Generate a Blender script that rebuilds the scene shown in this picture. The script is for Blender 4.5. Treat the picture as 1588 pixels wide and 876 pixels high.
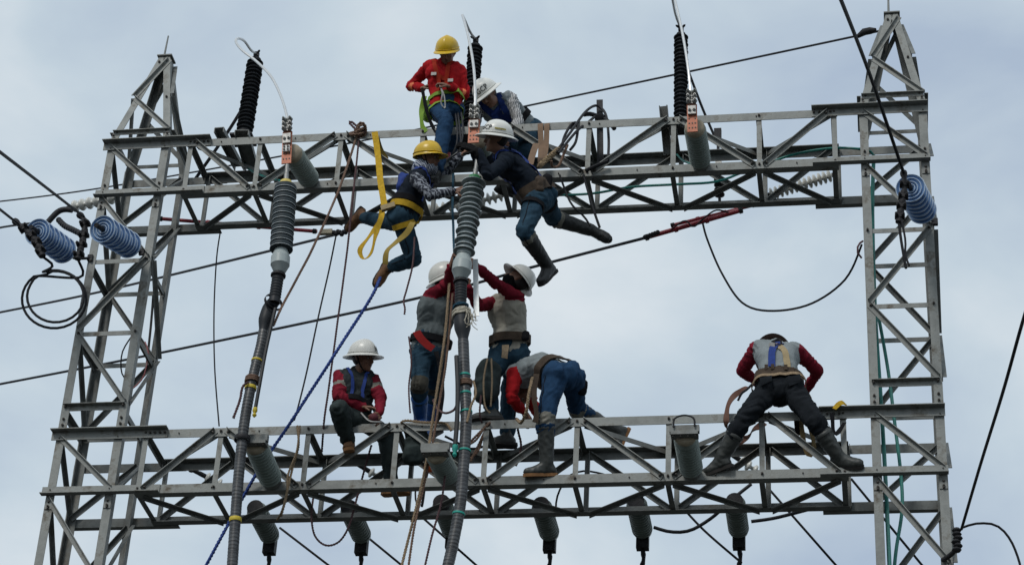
import bpy, bmesh, math, random
import numpy as np
from mathutils import Vector, Matrix, noise
from mathutils.bvhtree import BVHTree
random.seed(7)
R = math.radians
scene = bpy.context.scene
for o in list(bpy.data.objects): bpy.data.objects.remove(o)
col = scene.collection

# ---------------------------------------------------------------- camera
ZL = 10.55                                   # height of the lower beam's bottom chord
CAM = Vector((6.2438, -16.9652, ZL - 8.9534))
FPX, IW, IH = 3565.87, 1588.0, 876.0
PIT, YAW, ROL = 0.5649, -0.1793, 0.0595
F = Vector((math.sin(YAW)*math.cos(PIT), math.cos(YAW)*math.cos(PIT), math.sin(PIT)))
RT = Vector((math.cos(YAW), -math.sin(YAW), 0)); UP = RT.cross(F)
CR = RT*math.cos(ROL) + UP*math.sin(ROL); CU = -RT*math.sin(ROL) + UP*math.cos(ROL)
cd = bpy.data.cameras.new('camera'); cam = bpy.data.objects.new('camera', cd); col.objects.link(cam)
m = Matrix.Identity(4)
for i in range(3):
    m[i][0] = CR[i]; m[i][1] = CU[i]; m[i][2] = -F[i]; m[i][3] = CAM[i]
cam.matrix_world = m
cd.sensor_width = 36.0; cd.lens = 36.0*FPX/IW; cd.clip_start = 0.1; cd.clip_end = 3000
scene.camera = cam

# ---------------------------------------------------------------- world, sun, exposure
SUN_EL, SUN_AZ = R(44), R(200)               # compass-like azimuth, 0 = +Y, clockwise
w = bpy.data.worlds.new('World'); scene.world = w; w.use_nodes = True
nt = w.node_tree; nt.nodes.clear()
def N(t, **k):
    n = nt.nodes.new(t)
    for a, b in k.items(): setattr(n, a, b)
    return n
sky = N('ShaderNodeTexSky', sky_type='NISHITA', sun_disc=False, sun_elevation=SUN_EL, sun_rotation=SUN_AZ, air_density=1.0, dust_density=3.0)
tc = N('ShaderNodeTexCoord')
mp = N('ShaderNodeMapping'); mp.inputs['Scale'].default_value = (1.0, 1.0, 1.7); mp.inputs['Location'].default_value = (0.3, 1.1, 0.2)
nz = N('ShaderNodeTexNoise'); nz.inputs['Scale'].default_value = 5.0; nz.inputs['Detail'].default_value = 6; nz.inputs['Roughness'].default_value = 0.5; nz.inputs['Distortion'].default_value = 0.25
nz2 = N('ShaderNodeTexNoise'); nz2.inputs['Scale'].default_value = 9; nz2.inputs['Detail'].default_value = 5; nz2.inputs['Roughness'].default_value = 0.45
ad = N('ShaderNodeMath', operation='MULTIPLY_ADD'); ad.inputs[1].default_value = 0.3
cr = N('ShaderNodeValToRGB')
el = cr.color_ramp.elements
el[0].position = 0.44; el[0].color = (0.43, 0.525, 0.655, 1)
el[1].position = 0.80; el[1].color = (0.75, 0.815, 0.86, 1)
e2 = cr.color_ramp.elements.new(0.63); e2.color = (0.575, 0.675, 0.755, 1)
bgs = N('ShaderNodeBackground'); bgs.inputs['Strength'].default_value = 0.1
bgc = N('ShaderNodeBackground'); bgc.inputs['Strength'].default_value = 1.0
mx = N('ShaderNodeMixShader'); mx.inputs[0].default_value = 0.93
out = N('ShaderNodeOutputWorld')
L = nt.links.new
L(tc.outputs['Generated'], mp.inputs[0]); L(mp.outputs[0], nz.inputs[0]); L(mp.outputs[0], nz2.inputs[0])
L(nz2.outputs[0], ad.inputs[0]); L(nz.outputs[0], ad.inputs[2]); L(ad.outputs[0], cr.inputs[0])
L(cr.outputs[0], bgc.inputs[0]); L(sky.outputs[0], bgs.inputs[0])
L(bgs.outputs[0], mx.inputs[1]); L(bgc.outputs[0], mx.inputs[2]); L(mx.outputs[0], out.inputs[0])

sd = bpy.data.lights.new('sun', 'SUN'); sd.energy = 1.45; sd.angle = R(14); sd.color = (1.0, 0.96, 0.9)
so = bpy.data.objects.new('sun', sd); col.objects.link(so)
sv = Vector((math.sin(SUN_AZ)*math.cos(SUN_EL), math.cos(SUN_AZ)*math.cos(SUN_EL), math.sin(SUN_EL)))
so.rotation_euler = (-sv).to_track_quat('-Z', 'Y').to_euler(); so.location = (0, 0, 40)
vs = scene.view_settings; vs.view_transform = 'Standard'; vs.look = 'None'; vs.exposure = 0.0; vs.gamma = 1.0

# ---------------------------------------------------------------- measuring helpers
def ray(px, py):
    return (F*FPX + CR*(px - IW/2) - CU*(py - IH/2)).normalized()
def at(px, py, Y):
    d = ray(px, py); return CAM + d*((Y - CAM.y)/d.y)
def reach(parent, px, py, length, far):
    """point seen at (px,py) that lies one bone length from parent, nearer to or farther from the viewer"""
    d = ray(px, py); t0 = (parent - CAM).dot(d); c = CAM + d*t0
    g = (parent - c).length
    if g >= length: return parent + (c - parent).normalized()*length
    k = math.sqrt(length*length - g*g)
    return c + d*(k if far else -k)

# ---------------------------------------------------------------- materials
MATS = {}
def mat(name, c, rough=0.6, metal=0.0, var=0.12, scale=20, bump=0.0, bscale=60, spec=0.5, c2=None, c2amt=0.5, c2scale=8, sheen=0, c2soft=0.14):
    if name in MATS: return MATS[name]
    M = bpy.data.materials.new(name); M.use_nodes = True; t = M.node_tree; n = t.nodes; b = n['Principled BSDF']
    b.inputs['Roughness'].default_value = rough; b.inputs['Metallic'].default_value = metal
    b.inputs['Specular IOR Level'].default_value = spec
    if sheen: b.inputs['Sheen Weight'].default_value = sheen
    tc = n.new('ShaderNodeTexCoord')
    z = n.new('ShaderNodeTexNoise'); z.inputs['Scale'].default_value = scale; z.inputs['Detail'].default_value = 5; z.inputs['Roughness'].default_value = 0.6
    r = n.new('ShaderNodeValToRGB'); r.color_ramp.elements[0].position = 0.3; r.color_ramp.elements[1].position = 0.7
    r.color_ramp.elements[0].color = tuple(max(0, x*(1 - var)) for x in c) + (1,)
    r.color_ramp.elements[1].color = tuple(min(1, x*(1 + var)) for x in c) + (1,)
    t.links.new(tc.outputs['Object'], z.inputs[0]); t.links.new(z.outputs[0], r.inputs[0])
    outc = r.outputs[0]
    if c2:
        z2 = n.new('ShaderNodeTexNoise'); z2.inputs['Scale'].default_value = c2scale; z2.inputs['Detail'].default_value = 8; z2.inputs['Roughness'].default_value = 0.7
        r2 = n.new('ShaderNodeValToRGB'); r2.color_ramp.elements[0].position = 1 - c2amt; r2.color_ramp.elements[1].position = min(1, 1 - c2amt + c2soft)
        mxx = n.new('ShaderNodeMix'); mxx.data_type = 'RGBA'; mxx.inputs[7].default_value = tuple(c2) + (1,)
        t.links.new(tc.outputs['Object'], z2.inputs[0]); t.links.new(z2.outputs[0], r2.inputs[0]); t.links.new(r2.outputs[0], mxx.inputs[0]); t.links.new(outc, mxx.inputs[6]); outc = mxx.outputs[2]
    t.links.new(outc, b.inputs['Base Color'])
    if bump:
        bz = n.new('ShaderNodeTexNoise'); bz.inputs['Scale'].default_value = bscale; bz.inputs['Detail'].default_value = 4
        bp = n.new('ShaderNodeBump'); bp.inputs['Strength'].default_value = bump; bp.inputs['Distance'].default_value = 0.01
        t.links.new(tc.outputs['Object'], bz.inputs[0]); t.links.new(bz.outputs[0], bp.inputs['Height']); t.links.new(bp.outputs[0], b.inputs['Normal'])
    MATS[name] = M; return M
def wavy(name, ca, cb, scale, axis='Z', dist=3.0, pos=0.5, rough=0.85, soft=0.08, dscale=1.5):
    """woven or striped cloth"""
    M = bpy.data.materials.new(name); M.use_nodes = True; t = M.node_tree; n = t.nodes; b = n['Principled BSDF']; b.inputs['Roughness'].default_value = rough
    tc = n.new('ShaderNodeTexCoord'); wv = n.new('ShaderNodeTexWave'); wv.bands_direction = axis; wv.inputs['Scale'].default_value = scale; wv.inputs['Distortion'].default_value = dist; wv.inputs['Detail Scale'].default_value = dscale
    r = n.new('ShaderNodeValToRGB'); r.color_ramp.elements[0].position = pos - soft; r.color_ramp.elements[1].position = pos + soft
    r.color_ramp.elements[0].color = tuple(ca) + (1,); r.color_ramp.elements[1].color = tuple(cb) + (1,)
    t.links.new(tc.outputs['Object'], wv.inputs[0]); t.links.new(wv.outputs[0], r.inputs[0]); t.links.new(r.outputs[0], b.inputs['Base Color'])
    MATS[name] = M; return M
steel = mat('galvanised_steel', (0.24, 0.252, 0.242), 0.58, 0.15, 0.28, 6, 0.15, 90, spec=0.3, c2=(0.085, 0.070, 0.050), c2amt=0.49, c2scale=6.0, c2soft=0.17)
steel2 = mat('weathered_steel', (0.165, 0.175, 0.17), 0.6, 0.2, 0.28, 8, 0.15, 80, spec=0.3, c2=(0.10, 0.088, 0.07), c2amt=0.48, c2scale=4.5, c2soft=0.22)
zinc = mat('bright_zinc', (0.30, 0.30, 0.29), 0.5, 0.5, 0.3, 40)
boltm = mat('bolt_steel', (0.07, 0.065, 0.06), 0.6, 0.5, 0.3, 40)
iron = mat('dark_iron', (0.028, 0.028, 0.031), 0.6, 0.15, 0.3, 30, 0.2, 60, spec=0.2)
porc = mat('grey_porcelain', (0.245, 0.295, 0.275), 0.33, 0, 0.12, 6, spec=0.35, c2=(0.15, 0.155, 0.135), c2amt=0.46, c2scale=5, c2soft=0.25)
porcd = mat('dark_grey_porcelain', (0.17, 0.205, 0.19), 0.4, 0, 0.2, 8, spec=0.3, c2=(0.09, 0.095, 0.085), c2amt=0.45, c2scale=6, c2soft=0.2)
rubber = mat('black_polymer', (0.018, 0.021, 0.025), 0.5, 0, 0.2, 12, spec=0.25)
slate = mat('slate_polymer', (0.026, 0.036, 0.042), 0.6, 0, 0.15, 10, spec=0.2)
slater = mat('pale_shed_rim', (0.46, 0.51, 0.53), 0.5, 0, 0.1, 10)
greyp = mat('grey_polymer', (0.25, 0.295, 0.30), 0.42, 0, 0.1, 10)
bell = mat('grey_moulding', (0.37, 0.42, 0.42), 0.4, 0, 0.06, 6)
bluep = mat('blue_glaze', (0.155, 0.275, 0.49), 0.22, 0, 0.14, 9)
bluer = mat('pale_blue_glaze', (0.45, 0.56, 0.70), 0.25, 0, 0.1, 9)
whitep = mat('white_porcelain', (0.62, 0.62, 0.58), 0.3, 0, 0.1, 10, c2=(0.42, 0.40, 0.36), c2amt=0.4, c2scale=9)
copper = mat('copper', (0.36, 0.115, 0.06), 0.5, 0.2, 0.2, 18, 0.1, 60, c2=(0.30, 0.10, 0.06), c2amt=0.42, c2scale=14)
alu = mat('aluminium_wire', (0.62, 0.63, 0.63), 0.4, 0.6, 0.1, 30)
wirem = mat('black_wire', (0.014, 0.015, 0.018), 0.65, 0.0, 0.2, 20, spec=0.15)
wireg = mat('grey_conductor', (0.038, 0.041, 0.048), 0.6, 0.1, 0.2, 20, spec=0.2)
ropeb = mat('brown_rope', (0.17, 0.105, 0.075), 0.95, 0, 0.35, 60)
ropet = mat('tan_rope', (0.26, 0.19, 0.12), 0.95, 0, 0.3, 60)
ropep = mat('maroon_rope', (0.10, 0.055, 0.06), 0.95, 0, 0.35, 60)
ropebl = mat('blue_rope', (0.03, 0.07, 0.28), 0.85, 0, 0.3, 60)
ropew = mat('frayed_white_rope', (0.42, 0.39, 0.32), 0.95, 0, 0.25, 60)
yellow = mat('yellow_webbing', (0.50, 0.315, 0.03), 0.9, 0, 0.22, 30, 0.4, 300, spec=0.1, c2=(0.27, 0.17, 0.03), c2amt=0.43, c2scale=13, c2soft=0.2)
teal = mat('teal_cable', (0.005, 0.19, 0.16), 0.45, 0, 0.15, 20)
redp = mat('red_fibreglass', (0.30, 0.025, 0.04), 0.35, 0, 0.2, 12)
groundm = mat('ground', (0.036, 0.037, 0.033), 0.95, 0, 0.35, 0.6, 0.3, 5, c2=(0.05, 0.047, 0.042), c2amt=0.45, c2scale=0.25)
# cable sleeve: silver corrugated tape over black
def banded(name, ca, cb, scale):
    return wavy(name, ca, cb, scale, 'Z', 0.6, 0.42, 0.4, 0.25, 2.0)
sleeve = banded('silver_banded_sleeve', (0.014, 0.015, 0.018), (0.065, 0.07, 0.076), 9.0)

# ---------------------------------------------------------------- mesh helpers
def wloc(p):
    v = Vector((0, 0, 0))
    while p: v = v + p.location; p = p.parent
    return v
def obj(name, verts, faces, m, parent=None, smooth=False, origin=None, mats=None, midx=None):
    off = wloc(parent) if parent else (Vector(origin) if origin is not None else Vector((0, 0, 0)))
    me = bpy.data.meshes.new(name)
    V = [(v[0]-off[0], v[1]-off[1], v[2]-off[2]) for v in verts]
    me.from_pydata(V, [], faces)
    for x in (mats or [m]): me.materials.append(x)
    if midx is not None: me.polygons.foreach_set('material_index', midx)
    if smooth: me.polygons.foreach_set('use_smooth', [True]*len(me.polygons))
    me.update()
    o = bpy.data.objects.new(name, me); col.objects.link(o)
    if parent: o.parent = parent
    else: o.location = off
    return o
def thing(name, label, cat, loc, group=None):
    o = bpy.data.objects.new(name, None); col.objects.link(o); o.location = loc; o.empty_display_size = 0.1
    return tag(o, label, cat, group)
def tag(o, label, cat, group=None):
    o['label'] = label; o['category'] = cat
    if group: o['group'] = group
    return o
def basis(d, hint=None):
    d = Vector(d).normalized()
    h = Vector(hint) if hint is not None else (Vector((0, 0, 1)) if abs(d.z) < 0.9 else Vector((0, 1, 0)))
    u = (h - d*h.dot(d)).normalized(); return u, d.cross(u)
class MB:
    def __init__(s): s.v = []; s.f = []
    def add(s, v, f):
        k = len(s.v); s.v += [tuple(x) for x in v]; s.f += [tuple(i + k for i in q) for q in f]; return s
    def box(s, c, sx, sy, sz, X=(1, 0, 0), Y=(0, 1, 0), Z=(0, 0, 1)):
        c, X, Y, Z = Vector(c), Vector(X), Vector(Y), Vector(Z)
        v = [c + X*(a*sx/2) + Y*(b*sy/2) + Z*(e*sz/2) for a in (-1, 1) for b in (-1, 1) for e in (-1, 1)]
        return s.add(v, [(0, 1, 3, 2), (4, 6, 7, 5), (0, 4, 5, 1), (2, 3, 7, 6), (0, 2, 6, 4), (1, 5, 7, 3)])
    def lathe(s, A, D, prof, n=20, hint=None, cap=True):
        """prof: (distance along D, radius) pairs"""
        A = Vector(A); D = Vector(D).normalized(); u, w_ = basis(D, hint); v = []; f = []
        for (a, r) in prof:
            for k in range(n):
                t = 2*math.pi*k/n; v.append(A + D*a + (u*math.cos(t) + w_*math.sin(t))*r)
        for i in range(len(prof) - 1):
            for k in range(n):
                f.append((i*n + k, i*n + (k+1) % n, (i+1)*n + (k+1) % n, (i+1)*n + k))
        if cap:
            f.append(tuple(range(n-1, -1, -1))); f.append(tuple((len(prof)-1)*n + k for k in range(n)))
        return s.add(v, f)
    def cyl(s, A, B, r, r2=None, n=10):
        A, B = Vector(A), Vector(B); return s.lathe(A, B - A, [(0, r), ((B-A).length, r if r2 is None else r2)], n)
    def tube(s, pts, r, n=7):
        P = [Vector(p) for p in pts]; u = None; v = []; f = []
        for i, p in enumerate(P):
            d = (P[min(i+1, len(P)-1)] - P[max(i-1, 0)]).normalized()
            if u is None: u, x = basis(d)
            u = (u - d*u.dot(d)).normalized(); x = d.cross(u)
            rr = r[i] if isinstance(r, (list, tuple)) else r
            for k in range(n):
                t = 2*math.pi*k/n; v.append(p + (u*math.cos(t) + x*math.sin(t))*rr)
        for i in range(len(P)-1):
            for k in range(n): f.append((i*n+k, i*n+(k+1) % n, (i+1)*n+(k+1) % n, (i+1)*n+k))
        f.append(tuple(range(n-1, -1, -1))); f.append(tuple((len(P)-1)*n+k for k in range(n)))
        return s.add(v, f)
    def rope(s, pts, r, turns_per_m=14, n=5):
        P = resample(pts, 0.35/turns_per_m*1.0); u = None; fr = []; L_ = 0
        for i, p in enumerate(P):
            d = (P[min(i+1, len(P)-1)] - P[max(i-1, 0)]).normalized()
            if u is None: u, x = basis(d)
            u = (u - d*u.dot(d)).normalized(); x = d.cross(u)
            if i: L_ += (p - P[i-1]).length
            fr.append((p, u.copy(), x.copy(), L_))
        for k in range(3):
            q = []
            for (p, a, b, l) in fr:
                t = 2*math.pi*(l*turns_per_m + k/3); q.append(p + (a*math.cos(t) + b*math.sin(t))*r*0.52)
            s.tube(q, r*0.56, n)
        return s
    def ico(s, c, r, n=8, sc=(1, 1, 1)):
        c = Vector(c); v = []; f = []; m_ = n//2
        for i in range(m_+1):
            ph = math.pi*i/m_
            for k in range(n):
                t = 2*math.pi*k/n; v.append(c + Vector((math.sin(ph)*math.cos(t)*sc[0], math.sin(ph)*math.sin(t)*sc[1], math.cos(ph)*sc[2]))*r)
        for i in range(m_):
            for k in range(n): f.append((i*n+k, i*n+(k+1) % n, (i+1)*n+(k+1) % n, (i+1)*n+k))
        return s.add(v, f)
    def angle(s, A, B, u, v, wd, t=0.007, wv=None):
        """steel angle from A to B: heel on A-B, one flange along u, the other along v"""
        A, B, u, v = Vector(A), Vector(B), Vector(u).normalized(), Vector(v).normalized(); wv = wv or wd
        sec = [(0, 0), (wd, 0), (wd, t), (t, t), (t, wv), (0, wv)]
        vv = [P + u*a + v*b for P in (A, B) for a, b in sec]
        f = [(i, (i+1) % 6, 6+(i+1) % 6, 6+i) for i in range(6)] + [(0, 3, 2, 1), (0, 5, 4, 3), (6, 7, 8, 9), (6, 9, 10, 11)]
        return s.add(vv, f)
    def build(s, name, m, parent=None, smooth=False, origin=None, **k):
        o = obj(name, s.v, s.f, m, parent, smooth, origin if origin is not None or parent else (s.v[0] if s.v else None), **k)
        bm = bmesh.new(); bm.from_mesh(o.data); bmesh.ops.recalc_face_normals(bm, faces=bm.faces); bm.to_mesh(o.data); bm.free()
        if smooth:
            try: o.data.set_sharp_from_angle(angle=R(50))
            except Exception: pass
        return o
def resample(pts, step):
    P = [Vector(p) for p in pts]
    if len(P) == 2: C = P
    else:
        C = []
        for i in range(len(P)-1):
            p0, p1, p2, p3 = P[max(i-1, 0)], P[i], P[i+1], P[min(i+2, len(P)-1)]
            k = max(4, int((p2-p1).length/step))
            k = min(k, 60)
            for j in range(k):
                t = j/k
                C.append(0.5*((2*p1) + (p2-p0)*t + (2*p0-5*p1+4*p2-p3)*t*t + (3*p1-p0-3*p2+p3)*t**3))
        C.append(P[-1])
    out_ = [C[0]]; acc = 0.0
    for a, b in zip(C, C[1:]):
        l = (b-a).length
        if l == 0: continue
        d = step - acc
        while d <= l:
            out_.append(a + (b-a)*(d/l)); d += step
        acc = l - (d - step)
    if (out_[-1]-C[-1]).length > step*0.3: out_.append(C[-1])
    return out_
def wire(name, label, cat, pts, r, m, group=None, step=0.06, rope=False, turns=14):
    """pts: (px, py, Y) triples or vectors"""
    P = [p if isinstance(p, Vector) else at(*p) for p in pts]
    mb = MB()
    if rope: mb.rope(P, r, turns)
    else: mb.tube(resample(P, step), r)
    return tag(mb.build(name, m, None, True, origin=P[0]), label, cat, group)
# ================================================================ ground
g = MB().add([(-900, -900, 0), (900, -900, 0), (900, 900, 0), (-900, 900, 0)], [(0, 1, 2, 3)]).build('ground', groundm, None, origin=(0, 0, 0)); g['kind'] = 'structure'

# ================================================================ the steel frame
S9 = 0.9
HB = 0.54; HU = 3.1347; D = 0.615
PP, EE = 0.7812, 0.6775
XP = [0.0] + [EE + PP*i for i in range(7)] + [2*EE + 6*PP]
XL, TW, XR = -0.7835, 0.530, 6.306
CW = 0.082; TT = 0.008
X_, Y_, Z_ = Vector((1, 0, 0)), Vector((0, 1, 0)), Vector((0, 0, 1))
def bolt_at(mb, p, n=(0, -1, 0), r=0.0125, h=0.014):
    mb.cyl(p, Vector(p) + Vector(n)*h, r, n=6)
    mb.cyl(Vector(p) + Vector(n)*h, Vector(p) + Vector(n)*(h + 0.012), r*0.5, n=6)

def beam(label, z0, topodd, group):
    t = thing('truss_beam', label, 'truss beam', (XP[0], 0, z0 - 0.05), group)
    zb, zt = z0 - CW/2, z0 + HB + CW/2
    xa, xb = XP[0] - 0.03, XP[8] + 0.03
    # chords: vertical flange outside, horizontal flange inwards
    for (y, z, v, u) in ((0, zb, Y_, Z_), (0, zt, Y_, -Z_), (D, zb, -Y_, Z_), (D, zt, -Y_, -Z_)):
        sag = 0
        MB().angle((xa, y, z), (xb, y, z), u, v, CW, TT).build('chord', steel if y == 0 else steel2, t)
    bl = MB()
    for i, x in enumerate(XP):
        pw = 0.046
        # posts on the front and back faces, ties on the top and bottom faces
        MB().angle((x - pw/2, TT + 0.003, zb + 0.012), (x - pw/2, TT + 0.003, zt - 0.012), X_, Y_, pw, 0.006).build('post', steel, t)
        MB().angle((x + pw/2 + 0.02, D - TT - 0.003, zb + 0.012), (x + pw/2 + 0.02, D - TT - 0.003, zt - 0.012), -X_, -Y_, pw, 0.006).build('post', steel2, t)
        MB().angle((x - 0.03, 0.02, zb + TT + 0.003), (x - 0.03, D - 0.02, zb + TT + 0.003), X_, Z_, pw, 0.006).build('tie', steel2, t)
        MB().angle((x - 0.03, 0.02, zt - TT - 0.003), (x - 0.03, D - 0.02, zt - TT - 0.003), X_, -Z_, pw, 0.006).build('tie', steel2, t)
        for z in (z0 + 0.005, z0 + HB + 0.01): bolt_at(bl, (x, 0, z))
    for i in range(8):
        x1, x2 = XP[i], XP[i+1]; up1 = (i % 2 == 1) if topodd else (i % 2 == 0)
        dx = 0.045
        za, zc = (z0 + HB, z0) if up1 else (z0, z0 + HB)
        A = Vector((x1 + dx, -0.003, za + (0.012 if up1 else -0.012))); B = Vector((x2 - dx, -0.003, zc + (-0.012 if up1 else 0.012)))
        d = (B - A).normalized(); nrm = Vector((d.z, 0, -d.x)) if up1 == False else Vector((-d.z, 0, d.x))
        if nrm.z > 0: nrm = -nrm
        up = -nrm
        MB().angle(A + up*0.022, B + up*0.022, nrm, -Y_, 0.048, 0.006, 0.042).build('diagonal', steel, t)
        for P in (A + d*0.03, B - d*0.03): bolt_at(bl, P + Vector((0, -0.006, 0)))
        # back face, mirrored
        A2 = Vector((x1 + dx, D - TT - 0.012, za)); B2 = Vector((x2 - dx, D - TT - 0.012, zc))
        if i % 2 == 0 or True:
            MB().angle(A2 + up*0.02, B2 + up*0.02, nrm, -Y_, 0.045, 0.006).build('diagonal', steel2, t)
        # bottom and top faces
        f1 = up1
        A3 = Vector((x1 + dx, 0.05 if not f1 else D - 0.04, zb - 0.003)); B3 = Vector((x2 - dx, D - 0.04 if not f1 else 0.05, zb - 0.003))
        d3 = (B3 - A3).normalized(); n3 = Vector((-d3.y, d3.x, 0))
        if n3.y > 0: n3 = -n3
        MB().angle(A3 - n3*0.02, B3 - n3*0.02, n3, -Z_, 0.048, 0.006, 0.03).build('diagonal', steel2, t)
        A4 = Vector((x1 + dx, 0.05 if f1 else D - 0.04, zt - TT - 0.012)); B4 = Vector((x2 - dx, D - 0.04 if f1 else 0.05, zt - TT - 0.012))
        MB().angle(A4 - n3*0.02, B4 - n3*0.02, Vector((-(B4-A4).normalized().y, (B4-A4).normalized().x, 0)), -Z_, 0.045, 0.006).build('diagonal', steel2, t)
    # splice angles carried across the towers
    for (sa, sb) in ((XL - 0.075, XP[0] + 0.20), (XP[8] - 0.20, XR + TW + 0.045)):
        MB().angle((sa, -0.003, zt + 0.004), (sb, -0.003, zt + 0.004), -Z_, -Y_, 0.084, 0.008, 0.075).build('splice_angle', steel, t)
        MB().angle((sa, -0.003, zb - 0.004), (sb, -0.003, zb - 0.004), Z_, -Y_, 0.084, 0.008, 0.06).build('splice_angle', steel, t)
        MB().angle((sa, D + 0.003, zb - 0.004), (sb, D + 0.003, zb - 0.004), Z_, Y_, 0.084, 0.008, 0.06).build('splice_angle', steel2, t)
        MB().angle((sa, D + 0.003, zt + 0.004), (sb, D + 0.003, zt + 0.004), -Z_, Y_, 0.084, 0.008, 0.06).build('splice_angle', steel2, t)
        for z in (z0 + HB + 0.005,):
            xs_ = [XP[0] + 0.04 + 0.045*k for k in range(4)] if sa < 0 else [XP[8] - 0.03 - 0.05*k for k in range(4)]
            for x in xs_: bolt_at(bl, (x, -0.011, z))
    # small open holes' plates and odd bolts
    for k in range(16):
        x = XP[0] + 0.3 + k*0.36; bolt_at(bl, (x, -0.0, z0 + (0.0 if k % 2 else HB)), r=0.007, h=0.006)
    bo = bl.build('bolt_heads', boltm, t); bo['kind'] = 'stuff'
    return t
lower_beam = beam('lower horizontal galvanised lattice beam where workers sit and stoop', ZL, True, 'lattice beams')
upper_beam = beam('upper horizontal galvanised lattice beam carrying the tall dark arresters', ZL + HU, False, 'lattice beams')

def tower(label, x0, apex_px, left):
    LW = 0.075; y0, y1 = 0.011, D - 0.011
    xa, xb = x0 - LW/2, x0 + TW + LW/2
    t = thing('lattice_tower', label, 'lattice tower', ((xa+xb)/2, (y0+y1)/2, 0), 'lattice towers')
    ztop = ZL + HU + HB + 0.09
    corners = ((xa, y0, X_, Y_), (xb, y0, -X_, Y_), (xa, y1, X_, -Y_), (xb, y1, -X_, -Y_))
    for (x, y, u, v) in corners:
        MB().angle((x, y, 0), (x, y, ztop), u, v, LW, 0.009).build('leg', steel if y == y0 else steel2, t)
    # splice cover plates on the legs
    bl = MB()
    for (x, y, u, v) in corners[:2]:
        for z in (ZL + HU - 0.10, ZL - 0.10, ZL + HU + HB + 0.14, ZL + HU + 0.10, ZL + HB + 0.18):
            bolt_at(bl, (x + u.x*0.037, y, z)); bolt_at(bl, (x + u.x*0.037, y, z - 0.06))
        for z in (ZL + HU - 0.105, ZL - 0.105):
            MB().box((x + u.x*0.038, y - 0.006, z), 0.066, 0.006, 0.13).build('splice_plate', steel, t)
            bolt_at(bl, (x + u.x*0.037, y - 0.009, z - 0.04))
    gap = HU - HB - CW
    levels = [(ZL + HU - CW/2 - 0.01, 0), (ZL + HU - 0.05 - 0.27*gap, 1), (ZL + HU - 0.05 - 0.58*gap, 1), (ZL + HU - 0.05 - 0.885*gap, 1)]
    low = ZL - CW/2 - 0.01
    lv2 = [low - 0.80*k for k in range(0, 13)]
    def hor(z, w_=0.045, dark=False):
        for (y, v) in ((y0, Y_), (y1, -Y_)):
            MB().angle((xa + 0.02, y + v.y*0.012, z), (xb - 0.02, y + v.y*0.012, z), -Z_ if y == y0 else -Z_, -v if (dark or y == y1) else v, w_, 0.006).build('horizontal_strut', steel if y == y0 else steel2, t)
        for (x, u) in ((xa, X_), (xb, -X_)):
            MB().angle((x + u.x*0.012, y0 + 0.02, z - 0.05), (x + u.x*0.012, y1 - 0.02, z - 0.05), -Z_, u, w_, 0.006).build('horizontal_strut', steel2, t)
    def dg(A, B, inn, m_=steel, w_=0.046):
        d = (Vector(B) - Vector(A)).normalized(); n_ = d.cross(Vector(inn)).normalized()
        if n_.z < 0: n_ = -n_
        MB().angle(Vector(A) + n_*0.02, Vector(B) + n_*0.02, -n_, inn, w_, 0.006, 0.038).build('diagonal_brace', m_, t)
    def panel(za, zb, down_right):
        p, q = (xa + 0.03, xb - 0.03)
        a, b = (p, q) if down_right else (q, p)
        dg((a, y0 - 0.002, za), (b, y0 - 0.002, zb), (0, -1, 0))
        dg((b, y1 - 0.015, za), (a, y1 - 0.015, zb), (0, -1, 0), steel2)
        for (x, ud, fl) in ((xa + 0.012, 1, 1), (xb + 0.002, 1, 0)):
            ya, yb = (y0 + 0.03, y1 - 0.03) if (down_right == bool(fl)) else (y1 - 0.03, y0 + 0.03)
            dg((x, ya, za), (x, yb, zb), (ud, 0, 0), steel2)
    ztU, zbU, ztL, zbL = ZL + HU + HB, ZL + HU, ZL + HB, ZL
    panel(ztU + 0.0, zbU + 0.02, True)
    panel(levels[0][0], levels[1][0], True); hor(levels[1][0])
    panel(levels[1][0] - 0.02, levels[2][0] + 0.02, False); hor(levels[2][0])
    panel(levels[2][0] - 0.02, levels[3][0] + 0.02, True); hor(levels[3][0], 0.055, True)
    panel(ztL, zbL + 0.02, True)
    for k in range(12):
        panel(lv2[k] - 0.02, lv2[k+1] + 0.02, k % 2 == 0); hor(lv2[k+1])
    # peak
    ax = at(apex_px[0], apex_px[1], D/2); a = 0.055
    ap = [(ax.x - a, D/2 - a), (ax.x + a, D/2 - a), (ax.x - a, D/2 + a), (ax.x + a, D/2 + a)]
    base = []
    for (x, y, u, v), (px_, py_) in zip(corners, ap):
        A = Vector((x, y, ztop - 0.02)); B = Vector((px_, py_, ax.z)); base.append((A, B))
        MB().angle(A, B, u, v, 0.07, 0.008).build('peak_leg', steel if y == y0 else steel2, t)
    MB().box((ax.x, D/2, ax.z + 0.006), 0.15, 0.15, 0.014).build('peak_plate', steel2, t)
    def lerp(k, s): return base[k][0].lerp(base[k][1], s)
    for (k1, k2, nrm) in ((0, 1, (0, -1, 0)), (2, 3, (0, 1, 0)), (0, 2, (-1, 0, 0)), (1, 3, (1, 0, 0))):
        nv = Vector(nrm)*0.003; mm = steel if k1 == 0 and k2 == 1 else steel2
        dg(lerp(k1, 0.09) + nv, lerp(k2, 0.09) + nv, nrm, mm, 0.04)
        dg(lerp(k1, 0.5) + nv, lerp(k2, 0.1) + nv, nrm, mm, 0.045)
        dg(lerp(k1, 0.52) + nv, lerp(k2, 0.95) + nv, nrm, mm, 0.045)
    MB().cyl((ax.x - 0.03, D/2, ax.z), (ax.x - 0.03 + 0.01, D/2, ax.z + (0.30 if left else 0.42)), 0.012, 0.008, 8).build('lightning_rod', steel, t)
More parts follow.
